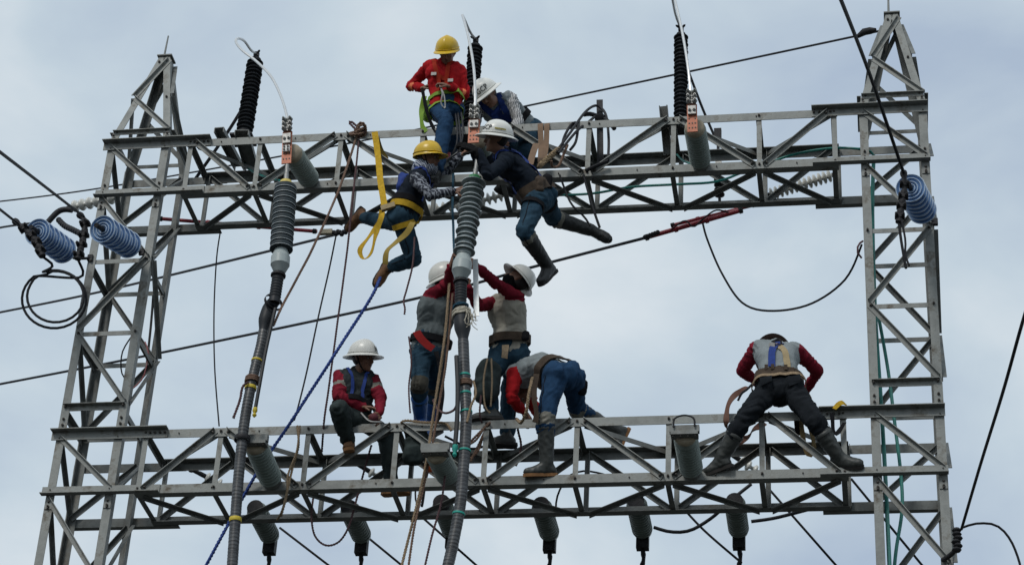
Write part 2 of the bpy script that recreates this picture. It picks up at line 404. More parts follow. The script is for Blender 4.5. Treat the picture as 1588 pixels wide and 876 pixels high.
    for k in (0, 1):
        for s_ in (0.03, 0.1, 0.5, 0.93): bolt_at(bl, lerp(k, s_) + Vector((0.035 if k == 0 else -0.035, -0.0, 0)))
    for z in [l[0] for l in levels[1:]] + [zbU + 0.03, ztU, ztL, zbL + 0.03] + lv2[1:4]:
        for x in (xa + 0.035, xb - 0.035): bolt_at(bl, (x, y0 - 0.006, z - 0.02))
    bo = bl.build('bolt_heads', boltm, t); bo['kind'] = 'stuff'
    return t
tower_left = tower('left lattice steel tower with two blue insulator strings pulled off it', XL, (258, 93), True)
tower_right = tower('right lattice steel tower with teal cables running down inside it', XR, (1383, 27), False)
# ================================================================ insulators and fittings
def ribbed(mb, A, Dv, L_, r, pitch, depth, n=24, capr=None):
    prof = []; k = int(L_/pitch)
    for i in range(k):
        s_ = i*pitch
        prof += [(s_ + 0.001, r - depth), (s_ + pitch*0.35, r - depth), (s_ + pitch*0.62, r), (s_ + pitch*0.86, r*0.995)]
    prof.append((L_, r - depth)); mb.lathe(A, Dv, prof, n)
def post_insulator(label, tip, Y0, Y1, r, group, m_=porc, droop=0.0, clamp=None, rear=False, base_z=None):
    """post insulator lying level; tip = pixel of its outer end at depth Y1, root on the beam at depth Y0"""
    T = at(tip[0], tip[1], Y1); A = Vector((T.x, Y0, (T.z + droop) if base_z is None else base_z))
    t = thing('post_insulator', label, 'insulator', A, group)
    d = (T - A).normalized(); L_ = (T - A).length
    mb = MB(); ribbed(mb, A + d*0.05, d, L_ - 0.10, r, 0.045, 0.028); mb.build('ribbed_body', m_, t, True)
    MB().lathe(A, d, [(0, r*0.8), (0.05, r*0.8)], 20).build('base_cap', steel2 if m_ is porc else iron, t, True)
    MB().lathe(A + d*(L_ - 0.05), d, [(0, r*0.92), (0.03, r*0.9), (0.05, r*0.7)], 20).build('end_cap', m_ if m_ is porcd else mat('tan_cement', (0.34, 0.29, 0.21), 0.7, 0, 0.25, 14), t, True)
    u, v = basis(d); bl = MB()
    for k in range(4):
        a_ = math.pi/4 + k*math.pi/2; bolt_at(bl, A + d*0.04 + (u*math.cos(a_) + v*math.sin(a_))*r*0.6, d)
    bl.build('bolt_heads', boltm, t)['kind'] = 'stuff'
    return t, A, T, d
YT = -0.72
up_tips = [(452, 236), (742, 214), (1077, 196)]
ups = [post_insulator('grey ribbed post insulator on the upper beam, beside the copper plate at left', up_tips[0], -0.02, YT, 0.098, 'upper post insulators', base_z=ZL + HU + 0.03),
       post_insulator('grey ribbed post insulator on the upper beam, hidden behind the centre workers', up_tips[1], -0.02, YT + 0.1, 0.09, 'upper post insulators', base_z=ZL + HU + 0.03),
       post_insulator('grey ribbed post insulator under the bright copper plate at right of upper beam', up_tips[2], -0.02, YT, 0.098, 'upper post insulators', base_z=ZL + HU + 0.03)]
lo_tips = [(395, 686), (676, 700), (1062, 672)]
los = [post_insulator('grey ribbed post insulator on the lower beam, beside the left hanging cable', lo_tips[0], -0.02, -0.66, 0.10, 'lower post insulators', base_z=ZL + 0.03),
       post_insulator('grey ribbed post insulator on the lower beam, beside the centre hanging cable', lo_tips[1], -0.02, -0.62, 0.10, 'lower post insulators', base_z=ZL + 0.03),
       post_insulator('grey ribbed post insulator with an empty cable clamp at right of lower beam', lo_tips[2], -0.02, -0.70, 0.10, 'lower post insulators', base_z=ZL + 0.03)]
# cable clamps at the outer ends of the lower posts
for i, (t, A, T, d) in enumerate(los):
    c = T + Vector((0, -0.05, 0.02))
    mb = MB().box(c + Vector((0, 0.02, 0.0)), 0.24, 0.05, 0.06).box(c + Vector((0, 0.03, -0.045)), 0.22, 0.10, 0.03)
    mb.build('clamp_block', steel2, t)
    if i == 2:
        MB().tube(resample([c + Vector((-0.085, -0.02, 0.0)), c + Vector((-0.08, -0.03, 0.07)), c + Vector((-0.03, -0.03, 0.10)), c + Vector((0.03, -0.03, 0.10)), c + Vector((0.08, -0.03, 0.07)), c + Vector((0.085, -0.02, 0.0))], 0.02), 0.008).build('clamp_bail', iron, t, True)
    bl = MB()
    for k in range(4): bolt_at(bl, c + Vector((-0.09 + 0.06*k, -0.005, -0.05)), (0, 0, -1))
    bl.build('clamp_bolts', boltm, t)['kind'] = 'stuff'
# rear posts
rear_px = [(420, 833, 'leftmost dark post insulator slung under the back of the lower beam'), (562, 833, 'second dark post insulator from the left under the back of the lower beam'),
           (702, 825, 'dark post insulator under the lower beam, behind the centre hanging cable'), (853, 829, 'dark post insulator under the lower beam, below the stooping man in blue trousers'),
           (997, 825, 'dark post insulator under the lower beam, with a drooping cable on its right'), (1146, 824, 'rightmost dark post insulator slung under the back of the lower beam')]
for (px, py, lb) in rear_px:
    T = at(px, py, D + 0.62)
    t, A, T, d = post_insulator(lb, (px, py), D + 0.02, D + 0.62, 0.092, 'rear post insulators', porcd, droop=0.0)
    c = T + Vector((0, 0.0, -0.09))
    MB().box(c, 0.11, 0.08, 0.15).build('line_clamp', iron, t)
    q = c + Vector((0, 0, -0.07))
    MB().tube(resample([q, q + Vector((0.012, 0, -0.10)), q + Vector((-0.006, 0, -0.2)), q + Vector((0.0, 0, -0.34))], 0.03), [0.016 + 0.008*math.sin(k*0.9)**2 for k in range(len(resample([q, q + Vector((0.012, 0, -0.10)), q + Vector((-0.006, 0, -0.2)), q + Vector((0.0, 0, -0.34))], 0.03)))]).build('drop_lead', wirem, t, True)
    MB().lathe(q + Vector((0, 0, -0.20)), (0, 0, -1), [(0, 0.02), (0.01, 0.045), (0.035, 0.045), (0.05, 0.02)], 10).build('collar', iron, t, True)

# surge arresters standing on the upper beam
def arrester(label, foot, head, Yb, r):
    A = at(foot[0], foot[1], Yb); B = at(head[0], head[1], Yb)
    # keep it upright: its top over its foot
    d = (B - A).normalized(); L_ = (B - A).length
    t = thing('surge_arrester', label, 'arrester', A, 'surge arresters')
    k = max(8, int(L_/0.045)); p = L_/k; prof = []
    for i in range(k):
        s_ = i*p; rr = r if i % 2 else r*0.93
        prof += [(s_ + 0.001, r*0.66), (s_ + p*0.42, r*0.66), (s_ + p*0.55, rr*0.97), (s_ + p*0.68, rr), (s_ + p*0.8, rr*0.93), (s_ + p*0.92, r*0.66)]
    MB().lathe(A, d, prof, 24).build('shed_stack', rubber, t, True)
    MB().lathe(A - d*0.07, d, [(0, r*0.75), (0.07, r*0.75)], 18).build('base_flange', iron, t, True)
    MB().lathe(B, d, [(0, r*0.62), (0.03, r*0.62), (0.035, r*0.25), (0.07, r*0.22)], 14).build('top_cap', iron, t, True)
    mb = MB().box(B + d*0.09, 0.05, 0.04, 0.05)
    for s_ in (-1, 1): bolt_at(mb, B + d*0.1 + Vector((s_*0.02, -0.02, 0)), (s_*0.6, -0.8, 0.0), 0.012, 0.03)
    mb.build('terminal', iron, t)
    MB().box(A - d*0.09 + Vector((0, 0, 0)), 0.22, 0.22, 0.02).build('base_plate', iron, t)
    return t, A, B + d*0.1
ZT = ZL + HU + HB + CW/2
arr = [arrester('tall black surge arrester at left of upper beam, leaning right at its top', (379, 205), (396, 96), 0.55, 0.088),
       arrester('tall black surge arrester between the red-shirted man and the stooping man', (728, 205), (737, 74), 0.55, 0.078),
       arrester('tall black surge arrester above the bright copper plate at right', (1056, 186), (1056, 57), 0.5, 0.072)]
# channel brackets across the upper beam
def bracket(label, p1, y1, p2, y2, w_=0.10, group='channel brackets'):
    A, B = at(p1[0], p1[1], y1), at(p2[0], p2[1], y2)
    d = (B - A).normalized(); u = Vector((1, 0, 0)); u = (u - d*u.dot(d)).normalized(); v = d.cross(u)
    mb = MB(); s_ = 0.008
    mb.box((A+B)/2 + v*0.0, w_, (B-A).length, s_, u, d, v)
    for k in (-1, 1): mb.box((A+B)/2 + u*k*(w_/2) + v*0.027, s_, (B-A).length, 0.05, u, d, v)
    o = mb.build('channel_bracket', steel2, None, origin=A); return tag(o, label, 'bracket', group)
bracket('slanting steel channel crossing the upper beam left of the leaning black arrester', (340, 198), -0.05, (372, 258), D, 0.09)
bracket('dark steel channel under the foot of the leaning black arrester at left', (375, 202), -0.03, (392, 262), D, 0.13)
bracket('dark steel channel standing up through the upper beam under the right arrester', (1029, 165), 0.05, (1036, 240), 0.25, 0.07)
o = MB().angle(at(925, 155, 0.35), at(926, 262, 0.25), X_, Y_, 0.06, 0.008).build('upright_angle', iron, None); tag(o, 'dark upright steel angle hung with a coiled lanyard on the upper beam', 'steel angle')
for (x, y, lb) in ((345, 214, 'small steel lug on the upper beam, first left of the leaning arrester'), (369, 213, 'small steel lug on the upper beam, at the leaning arrester foot')):
    pass

# copper terminal plates with clamps, hung from the upper posts
def terminal(label, top, bot, Y, wpx, lean=0.0):
    A, B = at(top[0], top[1], Y), at(bot[0], bot[1], Y)
    t = thing('copper_terminal', label, 'terminal plate', B, 'copper terminal plates')
    d = (B - A).normalized(); u = (X_ - d*X_.dot(d)).normalized(); v = d.cross(u)
    if v.y > 0: v = -v
    L_ = (B-A).length; wd = wpx*0.0049
    plate = MB().box((A+B)/2, wd, L_, 0.012, u, d, v); plate.build('plate', copper, t)
    h = MB()
    for r_ in range(3):
        for k in (-1, 0, 1):
            c = A + d*(L_*(0.52 + 0.17*r_)) + u*k*wd*0.30 + v*0.0062
            if r_ == 0 and k == 0: continue
            h.cyl(c, c + v*0.003, 0.0075, n=8)
    h.build('bolt_holes', boltm, t)['kind'] = 'stuff'
    for j in range(3):
        c = A - d*(0.02 + 0.05*j) + v*0.028
        mb = MB()
        for k in (-1, 1):
            mb.ico(c + u*k*0.026, 0.026, 8, (1, 0.9, 0.8)); bolt_at(mb, c + u*k*0.03 + v*0.02, v, 0.013, 0.016)
        mb.box(c - v*0.012, 0.075, 0.04, 0.022, u, d, v)
        mb.build('wire_clamp', zinc if j < 2 else steel, t, True)
    mb = MB(); mb.box(A + d*L_*0.25 + v*0.02, wd*0.8, L_*0.3, 0.025, u, d, v)
    for k in (-1, 1): bolt_at(mb, A + d*L_*0.25 + u*k*wd*0.22 + v*0.03, v, 0.015, 0.015)
    mb.build('saddle', zinc, t)
    return t, A, B, d, u, v
terms = [terminal('worn copper terminal plate with white clamp at left of upper beam', (446, 205), (444, 254), YT - 0.06, 18),
         terminal('copper terminal plate held by black-gloved hands at the centre', (736, 186), (734, 222), YT - 0.02, 20),
         terminal('bright orange copper terminal plate with drilled holes at right', (1073, 163), (1074, 205), YT - 0.08, 18)]
# white two-bolt pad at foot of left plate
t, A, B, d, u, v = terms[0]
mb = MB().box(A + d*0.20 + v*0.022, 0.062, 0.065, 0.02, u, d, v); mb.build('white_pad', mat('white_pad', (0.7, 0.7, 0.68), 0.5), t)
h = MB()
for a_ in (-1, 1):
    for b_ in (-1, 1): h.cyl(A + d*(0.20 + 0.016*a_) + u*0.017*b_ + v*0.032, A + d*(0.20 + 0.016*a_) + u*0.017*b_ + v*0.042, 0.010, n=6)
h.build('pad_bolts', boltm, t)

# jumper wires from arrester heads down to the terminals
wire('jumper_wire', 'pale looped jumper wire from the leaning left arrester to the left copper plate', 'wire',
     [arr[0][2], at(389, 78, 0.4), at(379, 64, 0.2), at(369, 60, 0.05), at(366, 66, -0.1), at(376, 79, -0.2), at(398, 96, -0.3), at(421, 120, -0.5), at(436, 150, -0.65), at(445, 180, YT - 0.06), at(446, 198, YT - 0.06)], 0.013, alu, 'jumper wires')
wire('jumper_wire', 'pale jumper wire rising from the centre copper plate past the centre arrester', 'wire',
     [arr[1][2], at(729, 50, 0.4), at(721, 32, 0.25), at(717, 24, 0.1), at(720, 33, -0.1), at(727, 60, -0.3), at(734, 100, -0.55), at(737, 140, YT), at(737, 180, YT - 0.03)], 0.013, alu, 'jumper wires')
wire('jumper_wire', 'pale jumper wire rising out of the picture above the right copper plate', 'wire',
     [arr[2][2], at(1048, 25, 0.35), at(1042, -5, 0.2), at(1041, -18, 0.0), at(1046, -2, -0.2), at(1058, 50, -0.5), at(1067, 105, YT), at(1072, 155, YT - 0.08)], 0.012, alu, 'jumper wires')

# ---------------------------------------------------------------- cable terminations
def shed_part(P, d, r, t, m1, rim, n=28, cup=0.02):
    mb = MB(); mb.lathe(P, d, [(-0.004, r*0.60), (cup*0.3, r*0.8), (cup, r*0.985), (cup + 0.004, r*0.985), (cup*0.55, r*0.75), (0.014, r*0.58)], n)
    o = mb.build('shed', m1, t, True)
    MB().lathe(P + d*(cup - 0.0015), d, [(0, r*0.985), (0.0, r), (0.0055, r), (0.0055, r*0.985)], n, cap=False).build('rim', rim, o, True)
def termination(label, axis, cable, capm, Y, r, nshed, mb_m, bellr, dense):
    A, B, C, E_ = [at(x, y, Y) for (x, y) in axis]     # top of body, end of body, end of bell, end of boot
    t = thing('cable_termination', label, 'cable termination', at(*cable[-1]), 'cable terminations')
    d = (B - A).normalized(); L_ = (B-A).length
    MB().lathe(A - d*0.24, d, [(0, 0.018), (0.10, 0.018), (0.10, 0.022), (0.24, 0.022)], 10).build('stalk', zinc, t, True)
    MB().lathe(A - d*0.07, d, [(0, 0.028), (0.012, 0.05), (0.05, 0.066), (0.075, 0.066)], 20).build('top_cap', capm, t, True)
    MB().lathe(A, d, [(0, r*0.55), (L_, r*0.60)], 20).build('core', mb_m, t, True)
    p = L_/nshed
    if dense:
        prof = []
        for i in range(nshed):
            s_ = i*p; prof += [(s_, r*0.93), (s_ + p*0.12, r*0.965), (s_ + p*0.9, r), (s_ + p*0.98, r*0.95)]
        # body of close cup-shaped sheds, each its own piece
        for i in range(nshed):
            q = A + d*(i*p); o = MB().lathe(q, d, [(0, r*0.90), (0.004, r*0.945), (p*0.84, r*0.985), (p*0.90, r*0.97), (p*0.985, r*0.90)], 28).build('shed', mb_m, t, True)
            MB().lathe(q + d*p*0.80, d, [(0, r*0.98), (0.0, r*0.993), (0.0038, r*0.993), (0.0038, r*0.98)], 28, cap=False).build('rim', slater, o, True)
    else:
        for i in range(nshed):
            shed_part(A + d*(i*p), d, r*(1.0 if i % 2 == 0 else 0.86)*(1.0 - 0.12*i/nshed), t, mb_m, slater, cup=0.013)
    Lb = (C-B).length
    MB().lathe(B, d, [(0, bellr*0.70), (Lb*0.05, bellr*0.72), (Lb*0.30, bellr*0.96), (Lb*0.31, bellr), (Lb*0.66, bellr), (Lb*0.67, bellr*0.96), (Lb*0.97, bellr*0.60), (Lb, bellr*0.5)], 28).build('bell', bell, t, True)
    d2 = (E_ - C).normalized(); L2 = (E_-C).length; prof = [(-0.03, 0.045)]
    k = int(L2*0.85/0.028)
    for i in range(k): prof += [(i*0.028, 0.047), (i*0.028 + 0.012, 0.053), (i*0.028 + 0.024, 0.047)]
    prof += [(L2*0.86, 0.05), (L2, 0.05)]
    MB().lathe(C, d2, prof, 20).build('ribbed_boot', rubber, t, True)
    MB().lathe(C + d2*0.01, d2, [(0, 0.055), (0.004, 0.066), (0.02, 0.066), (0.024, 0.055)], 18).build('collar', iron, t, True)
    P = resample([E_ - d2*0.02] + [at(*c) for c in cable], 0.03)
    return t, P, (A, B, C, E_, d, d2)
tl, Pl, gl = termination('slate-grey cable termination hanging free on the left, above the lower beam', [(443, 290), (436, 388), (432, 424), (425, 470)],
     [(418, 478, -0.73), (411, 500, -0.74), (405, 535, -0.76), (396, 570, -0.78), (386, 615, -0.8), (377, 670, -0.8), (370, 740, -0.8), (364, 820, -0.8), (360, 880, -0.8), (356, 940, -0.8)], mat('yellow_cap', (0.55, 0.43, 0.10), 0.5), YT - 0.06, 0.103, 12, slate, 0.083, True)
tc_, Pc, gc = termination('grey finned cable termination being guided by the four centre workers', [(735, 283), (719, 396), (715, 434), (714, 478)],
     [(716, 492, -0.77), (718, 520, -0.78), (719, 545, -0.78), (721, 600, -0.78), (723, 650, -0.8), (719, 720, -0.8), (714, 780, -0.8), (703, 840, -0.8), (694, 880, -0.8), (680, 940, -0.8)], mat('green_cap', (0.02, 0.17, 0.05), 0.4), YT - 0.04, 0.108, 15, greyp, 0.083, False)
def cable_part(t, P, brk, r0, r1):
    n = len(P); k = int(n*brk)
    rr = []
    for i in range(k+1):
        f_ = i/max(1, k); rr.append(0.05 + (r0 - 0.05)*min(1, f_*4) if f_ < 0.6 else r0 + (r1*0.93 - r0)*min(1, (f_-0.6)/0.25))
    MB().tube(P[:k+1], rr, 18).build('black_sleeve', rubber, t, True)
    mb = MB().tube(P[k-1:], r1, 18)
    o = mb.build('cable', sleeve, t, True)
    rings = MB()
    for i in range(k, n-1, 1):
        if random.random() < 0.9:
            d = (P[i+1]-P[i]).normalized(); rings.lathe(P[i], d, [(0, r1*0.99), (0.003, r1 + 0.0014), (0.009, r1 + 0.0014), (0.012, r1*0.99)], 16)
    rings.build('binding_rings', mat('silver_tape', (0.055, 0.058, 0.062), 0.45, 0.3, 0.5, 14), t, True)['kind'] = 'stuff'
    return k
kl = cable_part(tl, Pl, 0.13, 0.062, 0.044)
kc = cable_part(tc_, Pc, 0.14, 0.07, 0.046)
def wrap(t, name, P, frac, r, m_, turns, wr=0.008, jit=0.0, pitch=1.6):
    i = int(frac*(len(P)-1)); d = (P[min(i+2, len(P)-1)]-P[max(i-2, 0)]).normalized(); u, v = basis(d); pts = []
    for k in range(turns*12+1):
        a_ = 2*math.pi*k/12; j = random.uniform(-jit, jit)
        pts.append(P[i] + d*((k/12)*wr*pitch + j) + (u*math.cos(a_) + v*math.sin(a_))*(r + abs(j)*0.7))
    MB().tube(pts, wr, 6).build(name, m_, t, True)
ytape = mat('yellow_tape', (0.55, 0.42, 0.03), 0.6); ttape = mat('teal_tape', (0.01, 0.30, 0.24), 0.6)
def band(t, name, P, frac, r, m_, L_=0.03):
    i = int(frac*(len(P)-1)); d = (P[min(i+1, len(P)-1)]-P[max(i-1, 0)]).normalized()
    MB().lathe(P[i], d, [(0, r*0.97), (0.002, r), (L_, r), (L_ + 0.002, r*0.97)], 18, cap=False).build(name, m_, t, True)
def frac_of(P, py):
    """fraction along a cable at which its height matches a picture row"""
    best = min(range(len(P)), key=lambda i: abs((438 - FPX*((P[i]-CAM).dot(CU))/((P[i]-CAM).dot(F))) - py)); return best/(len(P)-1)
band(tl, 'yellow_band', Pl, frac_of(Pl, 557), 0.05, ytape, 0.016); band(tl, 'yellow_band', Pl, frac_of(Pl, 600), 0.051, ytape, 0.03); band(tl, 'yellow_band', Pl, frac_of(Pl, 803), 0.051, ytape, 0.035)
band(tl, 'clamp_ring', Pl, frac_of(Pl, 468), 0.085, iron, 0.03); band(tl, 'clamp_ring', Pl, frac_of(Pl, 676), 0.068, iron, 0.04)
wrap(tl, 'rope_wrap', Pl, frac_of(Pl, 584), 0.056, ropeb, 3, 0.011)
for y in (582, 608, 640, 698, 795): band(tc_, 'teal_band', Pc, frac_of(Pc, y), 0.052, ttape, 0.016)
wrap(tc_, 'rope_wrap', Pc, frac_of(Pc, 590), 0.056, ropeb, 3, 0.011)
wrap(tc_, 'white_rope_wrap', Pc, frac_of(Pc, 484), 0.072, ropew, 5, 0.010, 0.010, 1.3)
wrap(tc_, 'blue_rope_wrap', Pc, frac_of(Pc, 462), 0.062, mat('teal_blue_rope', (0.012, 0.06, 0.10), 0.9), 2, 0.008, 0.006)
P0 = Pc[int(frac_of(Pc, 494)*(len(Pc)-1))]
fr = MB()
for k in range(14):
    a_ = Vector((0.06 + random.uniform(-0.03, 0.05), -0.05 + random.uniform(-0.02, 0.05), random.uniform(-0.02, 0.06)))
    fr.tube(resample([P0 + a_, P0 + a_ + Vector((random.uniform(-0.02, 0.04), 0, -0.08)), P0 + a_ + Vector((random.uniform(-0.03, 0.05), 0, -random.uniform(0.09, 0.17)))], 0.03), 0.0035, 5)
fr.build('frayed_ends', ropew, tc_, True)
# slim second cable bound to the centre one, and tail of the left one
wire('earth_cable', 'slim dark cable bound along the left of the centre hanging cable', 'cable', [(708, 552, -0.86), (710, 600, -0.87), (709, 650, -0.87), (706, 690, -0.87)], 0.02, rubber)
wire('earth_cable', 'slim dark tail bound along the right of the left hanging cable', 'cable', [(427, 478, -0.82), (413, 540, -0.84), (402, 600, -0.86), (396, 634, -0.86)], 0.016, rubber)
o = MB().lathe(at(396, 632, -0.86), (0, 0, -1), [(0, 0.018), (0.03, 0.022), (0.05, 0.01), (0.07, 0.02), (0.09, 0.006)], 8).build('yellow_plug', ytape, None, True); tag(o, 'small yellow plug at the lower end of the left cable tail', 'plug')
o = MB().lathe(at(706, 690, -0.87), (0, 0, -1), [(0, 0.022), (0.04, 0.026), (0.06, 0.012), (0.09, 0.02), (0.11, 0.004)], 8).build('teal_plug', ttape, None, True); tag(o, 'small teal plug hanging beside the centre hanging cable', 'plug')
# aluminium batten behind the centre termination
A, B = at(733, 402, -0.62), at(735, 490, -0.62)
o = MB().angle(A, B, X_, Y_, 0.045, 0.006).build('aluminium_batten', mat('white_aluminium', (0.62, 0.65, 0.66), 0.4, 0.3), None); tag(o, 'bright aluminium batten upright behind the centre termination', 'batten')

# ---------------------------------------------------------------- blue strain strings
def disc_string(label, near, far, Yn, Yf, r, n, group, m1=bluep, m2=bluer, cap=True):
    A, B = at(near[0], near[1], Yn), at(far[0], far[1], Yf); d = (B - A).normalized(); L_ = (B-A).length; p = L_/n
    t = thing('insulator_string', label, 'insulator', B, group)
    for i in range(n):
        q = A + d*(p*i + 0.02)
        mb = MB().lathe(q, d, [(0.02, r*0.18), (0.012, r*0.22), (0.010, r*0.30), (0.022, r*0.34), (0.012, r*0.47), (0.008, r*0.50), (0.022, r*0.55), (0.014, r*0.70), (0.008, r*0.735), (0.022, r*0.78), (0.014, r*0.93), (0.006, r*0.97), (0.006, r*0.995), (0.014, r), (0.028, r*0.95), (0.045, r*0.6), (0.058, r*0.38), (p*0.97, r*0.34), (p*1.0, r*0.2)], 40)
        o = mb.build('disc', m1, t, True)
        rg = MB()
        for rr, s_ in ((0.985, 0.0045), (0.735, 0.0062), (0.49, 0.0068), (0.30, 0.0085)):
            rg.lathe(q + d*(s_), d, [(0.0, r*rr - 0.0045), (-0.003, r*rr - 0.002), (-0.003, r*rr + 0.002), (0.002, r*rr + 0.004)], 40, cap=False)
        rg.build('rim', m2, o, True)
    MB().tube([A - d*0.10, A + d*0.03], 0.022, 10).build('pin', iron, t, True)
    MB().lathe(B, d, [(0, 0.035), (0.03, 0.035), (0.05, 0.018), (0.14, 0.016)], 10).build('shackle', iron, t, True)
    return t, A, B, d
bs1 = disc_string('left one of the two blue ribbed strain insulators at the left tower', (56, 358), (104, 392), -0.78, -0.22, 0.125, 6, 'blue strain insulators')
bs2 = disc_string('right one of the two blue ribbed strain insulators at the left tower', (157, 354), (205, 383), -0.72, -0.14, 0.125, 6, 'blue strain insulators')
bs3 = disc_string('single blue ribbed strain insulator hung on the right tower', (1411, 290), (1432, 330), -0.75, -0.14, 0.125, 7, 'blue strain insulators')
for (t_, A_, B_, d_), (lx, ly) in zip((bs1, bs2, bs3), ((140, 400), (220, 391), (1450, 344))):
    e_ = at(lx, ly, 0.004); MB().tube(resample([B_ + d_*0.12, (B_ + d_*0.12).lerp(e_, 0.5) + Vector((0, 0, -0.01)), e_], 0.03), 0.014, 8).build('tower_link', iron, t_, True)
    MB().box(e_, 0.05, 0.03, 0.06).build('link_plate', iron, t_)
def strain_clamp(label, pts, Y, s=1.0):
    P = [at(x, y, Y) for x, y in pts]; t = thing('strain_clamp', label, 'clamp', P[0], 'line clamps')
    d = (P[-1]-P[0]).normalized(); u, v = basis(d, (0, -1, 0))
    q = resample(P, 0.02); MB().tube(q, [0.024*s + 0.006*math.sin(i*1.3) for i in range(len(q))], 10).build('clamp_body', iron, t, True)
    for k in range(4):
        c = q[int((0.3 + 0.2*k)*(len(q)-1))]
        mb = MB().box(c, 0.075*s, 0.03*s, 0.05*s, v, d, u)
        for a_ in (-1, 1): bolt_at(mb, c + v*a_*0.025*s + u*0.02, u, 0.014*s, 0.03)
        mb.build('saddle', iron, t)
    return t
strain_clamp('dark bolted line clamp in front of the left blue insulator', [(22, 342), (45, 362), (58, 378), (66, 398)], -0.92, 1.15)
strain_clamp('dark bolted line clamp hanging left of the right blue insulator', [(122, 332), (132, 345), (128, 375), (120, 402)], -0.86, 1.15)
strain_clamp('dark bolted line clamp hanging in front of the right tower insulator', [(1401, 266), (1403, 290), (1398, 320), (1394, 345)], -0.9, 1.1)
o = MB().tube(resample([at(68, 352, 0.1), at(88, 330, 0.1), at(100, 325, 0.1), at(112, 326, 0.1)], 0.02), 0.028, 8).build('dead_end_clamp', iron, None, True); tag(o, 'dark dead-end clamp joined to the white insulator string at left', 'clamp')
o = MB()
q = resample([at(90, 340, -0.1), at(100, 350, -0.2), at(112, 356, -0.3), at(124, 362, -0.4)], 0.028)
for i, p_ in enumerate(q): o.ico(p_, 0.030 if i % 2 else 0.017, 8)
o = o.build('bolted_connector', iron, None, True); tag(o, 'beaded dark bolted connector between the two blue insulators', 'connector')
# white strings behind
def white_string(label, pts, Ya, Yb, r, n, group='white insulator strings'):
    (x0, y0), (x1, y1) = pts; A, B = at(x0, y0, Ya), at(x1, y1, Yb); d = (B-A).normalized(); L_ = (B-A).length; p = L_/n
    t = thing('insulator_string', label, 'insulator', A, group)
    for i in range(n):
        MB().lathe(A + d*p*i, d, [(0, r*0.3), (p*0.1, r*0.45), (p*0.3, r*0.92), (p*0.45, r), (p*0.6, r*0.9), (p*0.75, r*0.4), (p, r*0.3)], 18).build('disc', whitep, t, True)
    MB().cyl(A - d*0.06, A + d*0.02, 0.022).build('end_fitting', iron, t); MB().cyl(B, B + d*0.07, 0.022).build('end_fitting', iron, t)
    return t, A, B, d
white_string('white porcelain insulator string behind the top of the left tower', [(112, 321), (190, 304)], 0.95, 0.75, 0.062, 7)
white_string('long white insulator string slanting behind the right end of upper beam', [(1193, 302), (1290, 272)], 0.9, 0.95, 0.062, 13)
white_string('white insulator string behind the upper beam, between the two centre workers', [(640, 331), (716, 318)], 1.0, 1.0, 0.062, 7)
white_string('stub white insulator string behind the upper beam under the copper-plate worker', [(745, 312), (790, 300)], 1.0, 1.0, 0.062, 5)
for (a, b, lb) in (((318, 738), (345, 752), 'small white insulator behind the lower beam, nearest the left tower'), ((572, 730), (600, 747), 'small white insulator behind the lower beam, below the seated worker'), ((1146, 712), (1176, 732), 'small white insulator behind the lower beam, right of the empty clamp')):
    t, A, B, d = white_string(lb, [a, b], 1.0, 1.1, 0.05, 3)
    mb = MB().tube(resample([A - d*0.05, A - d*0.12, A - d*0.16 + Vector((0, 0, 0.04))], 0.02), 0.02, 8); mb.ico(A - d*0.14, 0.034, 8)
    mb.build('hook', iron, t, True)
# small vertical device hung behind the right arrester
t = thing('disconnect_insulator', 'slim dark insulator hanging vertically behind the upper beam near the right', 'insulator', at(1117, 300, 0.9))
A, B = at(1113, 205, 0.9), at(1116, 312, 0.9); d = (B-A).normalized(); L_ = (B-A).length
MB().cyl(A, B, 0.014, n=8).build('rod', iron, t)
MB().box(A + d*0.03, 0.07, 0.05, 0.12).build('head_block', iron, t); MB().box(A + d*L_*0.45, 0.06, 0.04, 0.035).build('clamp_block', zinc, t)
for k in range(4): MB().lathe(A + d*L_*(0.68 + 0.07*k), d, [(0, 0.02), (0.01, 0.05), (0.02, 0.05), (0.035, 0.02)], 14).build('shed', rubber, t, True)

# ---------------------------------------------------------------- red fibreglass hot sticks
def stick(label, pts, Ys, r):
    P = [at(x, y, Y) for (x, y), Y in zip(pts, Ys)]; t = thing('hot_stick', label, 'hot stick', P[0], 'red sticks'); d = (P[-1]-P[0]).normalized(); L_ = (P[-1]-P[0]).length
    MB().cyl(P[0], P[-1], r, n=12).build('pole', redp, t, True)
    for f_ in (0.0, 0.3, 0.62, 0.97): MB().lathe(P[0] + d*L_*f_, d, [(0, r), (0.004, r*1.4), (0.035, r*1.4), (0.04, r)], 12).build('ferrule', iron if f_ in (0.0, 0.97) else redp, t, True)
    return t, P
stick('red stick stretched under the right half of the upper beam', [(1000, 369), (1150, 326)], [1.0, 1.0], 0.022)
stick('thinner red stick under the right half of the upper beam, just above its twin', [(1040, 350), (1170, 318)], [1.04, 1.04], 0.016)
stick('red stick lying under the left end of the upper beam', [(246, 339), (492, 359)], [0.75, 0.95], 0.018)
mb = MB(); mb.box(at(506, 360, 0.95), 0.12, 0.04, 0.05)
o = mb.build('tan_clevis', mat('tan_clevis', (0.40, 0.36, 0.26), 0.6), None); tag(o, 'pale tan clevis at the right end of the left red stick', 'clevis')
mb = MB()
for k in range(7): mb.ico(at(518 + 3*k, 361 + 2*math.sin(k*2), 0.95), 0.026, 8)
o = mb.build('wire_grip', iron, None, True); tag(o, 'dark knobbly wire grip right of the pale tan clevis', 'wire grip')
mb = MB()
for k in range(6): mb.ico(at(1000 + 4*k, 368 - 1.5*k, 0.97), 0.024, 8)
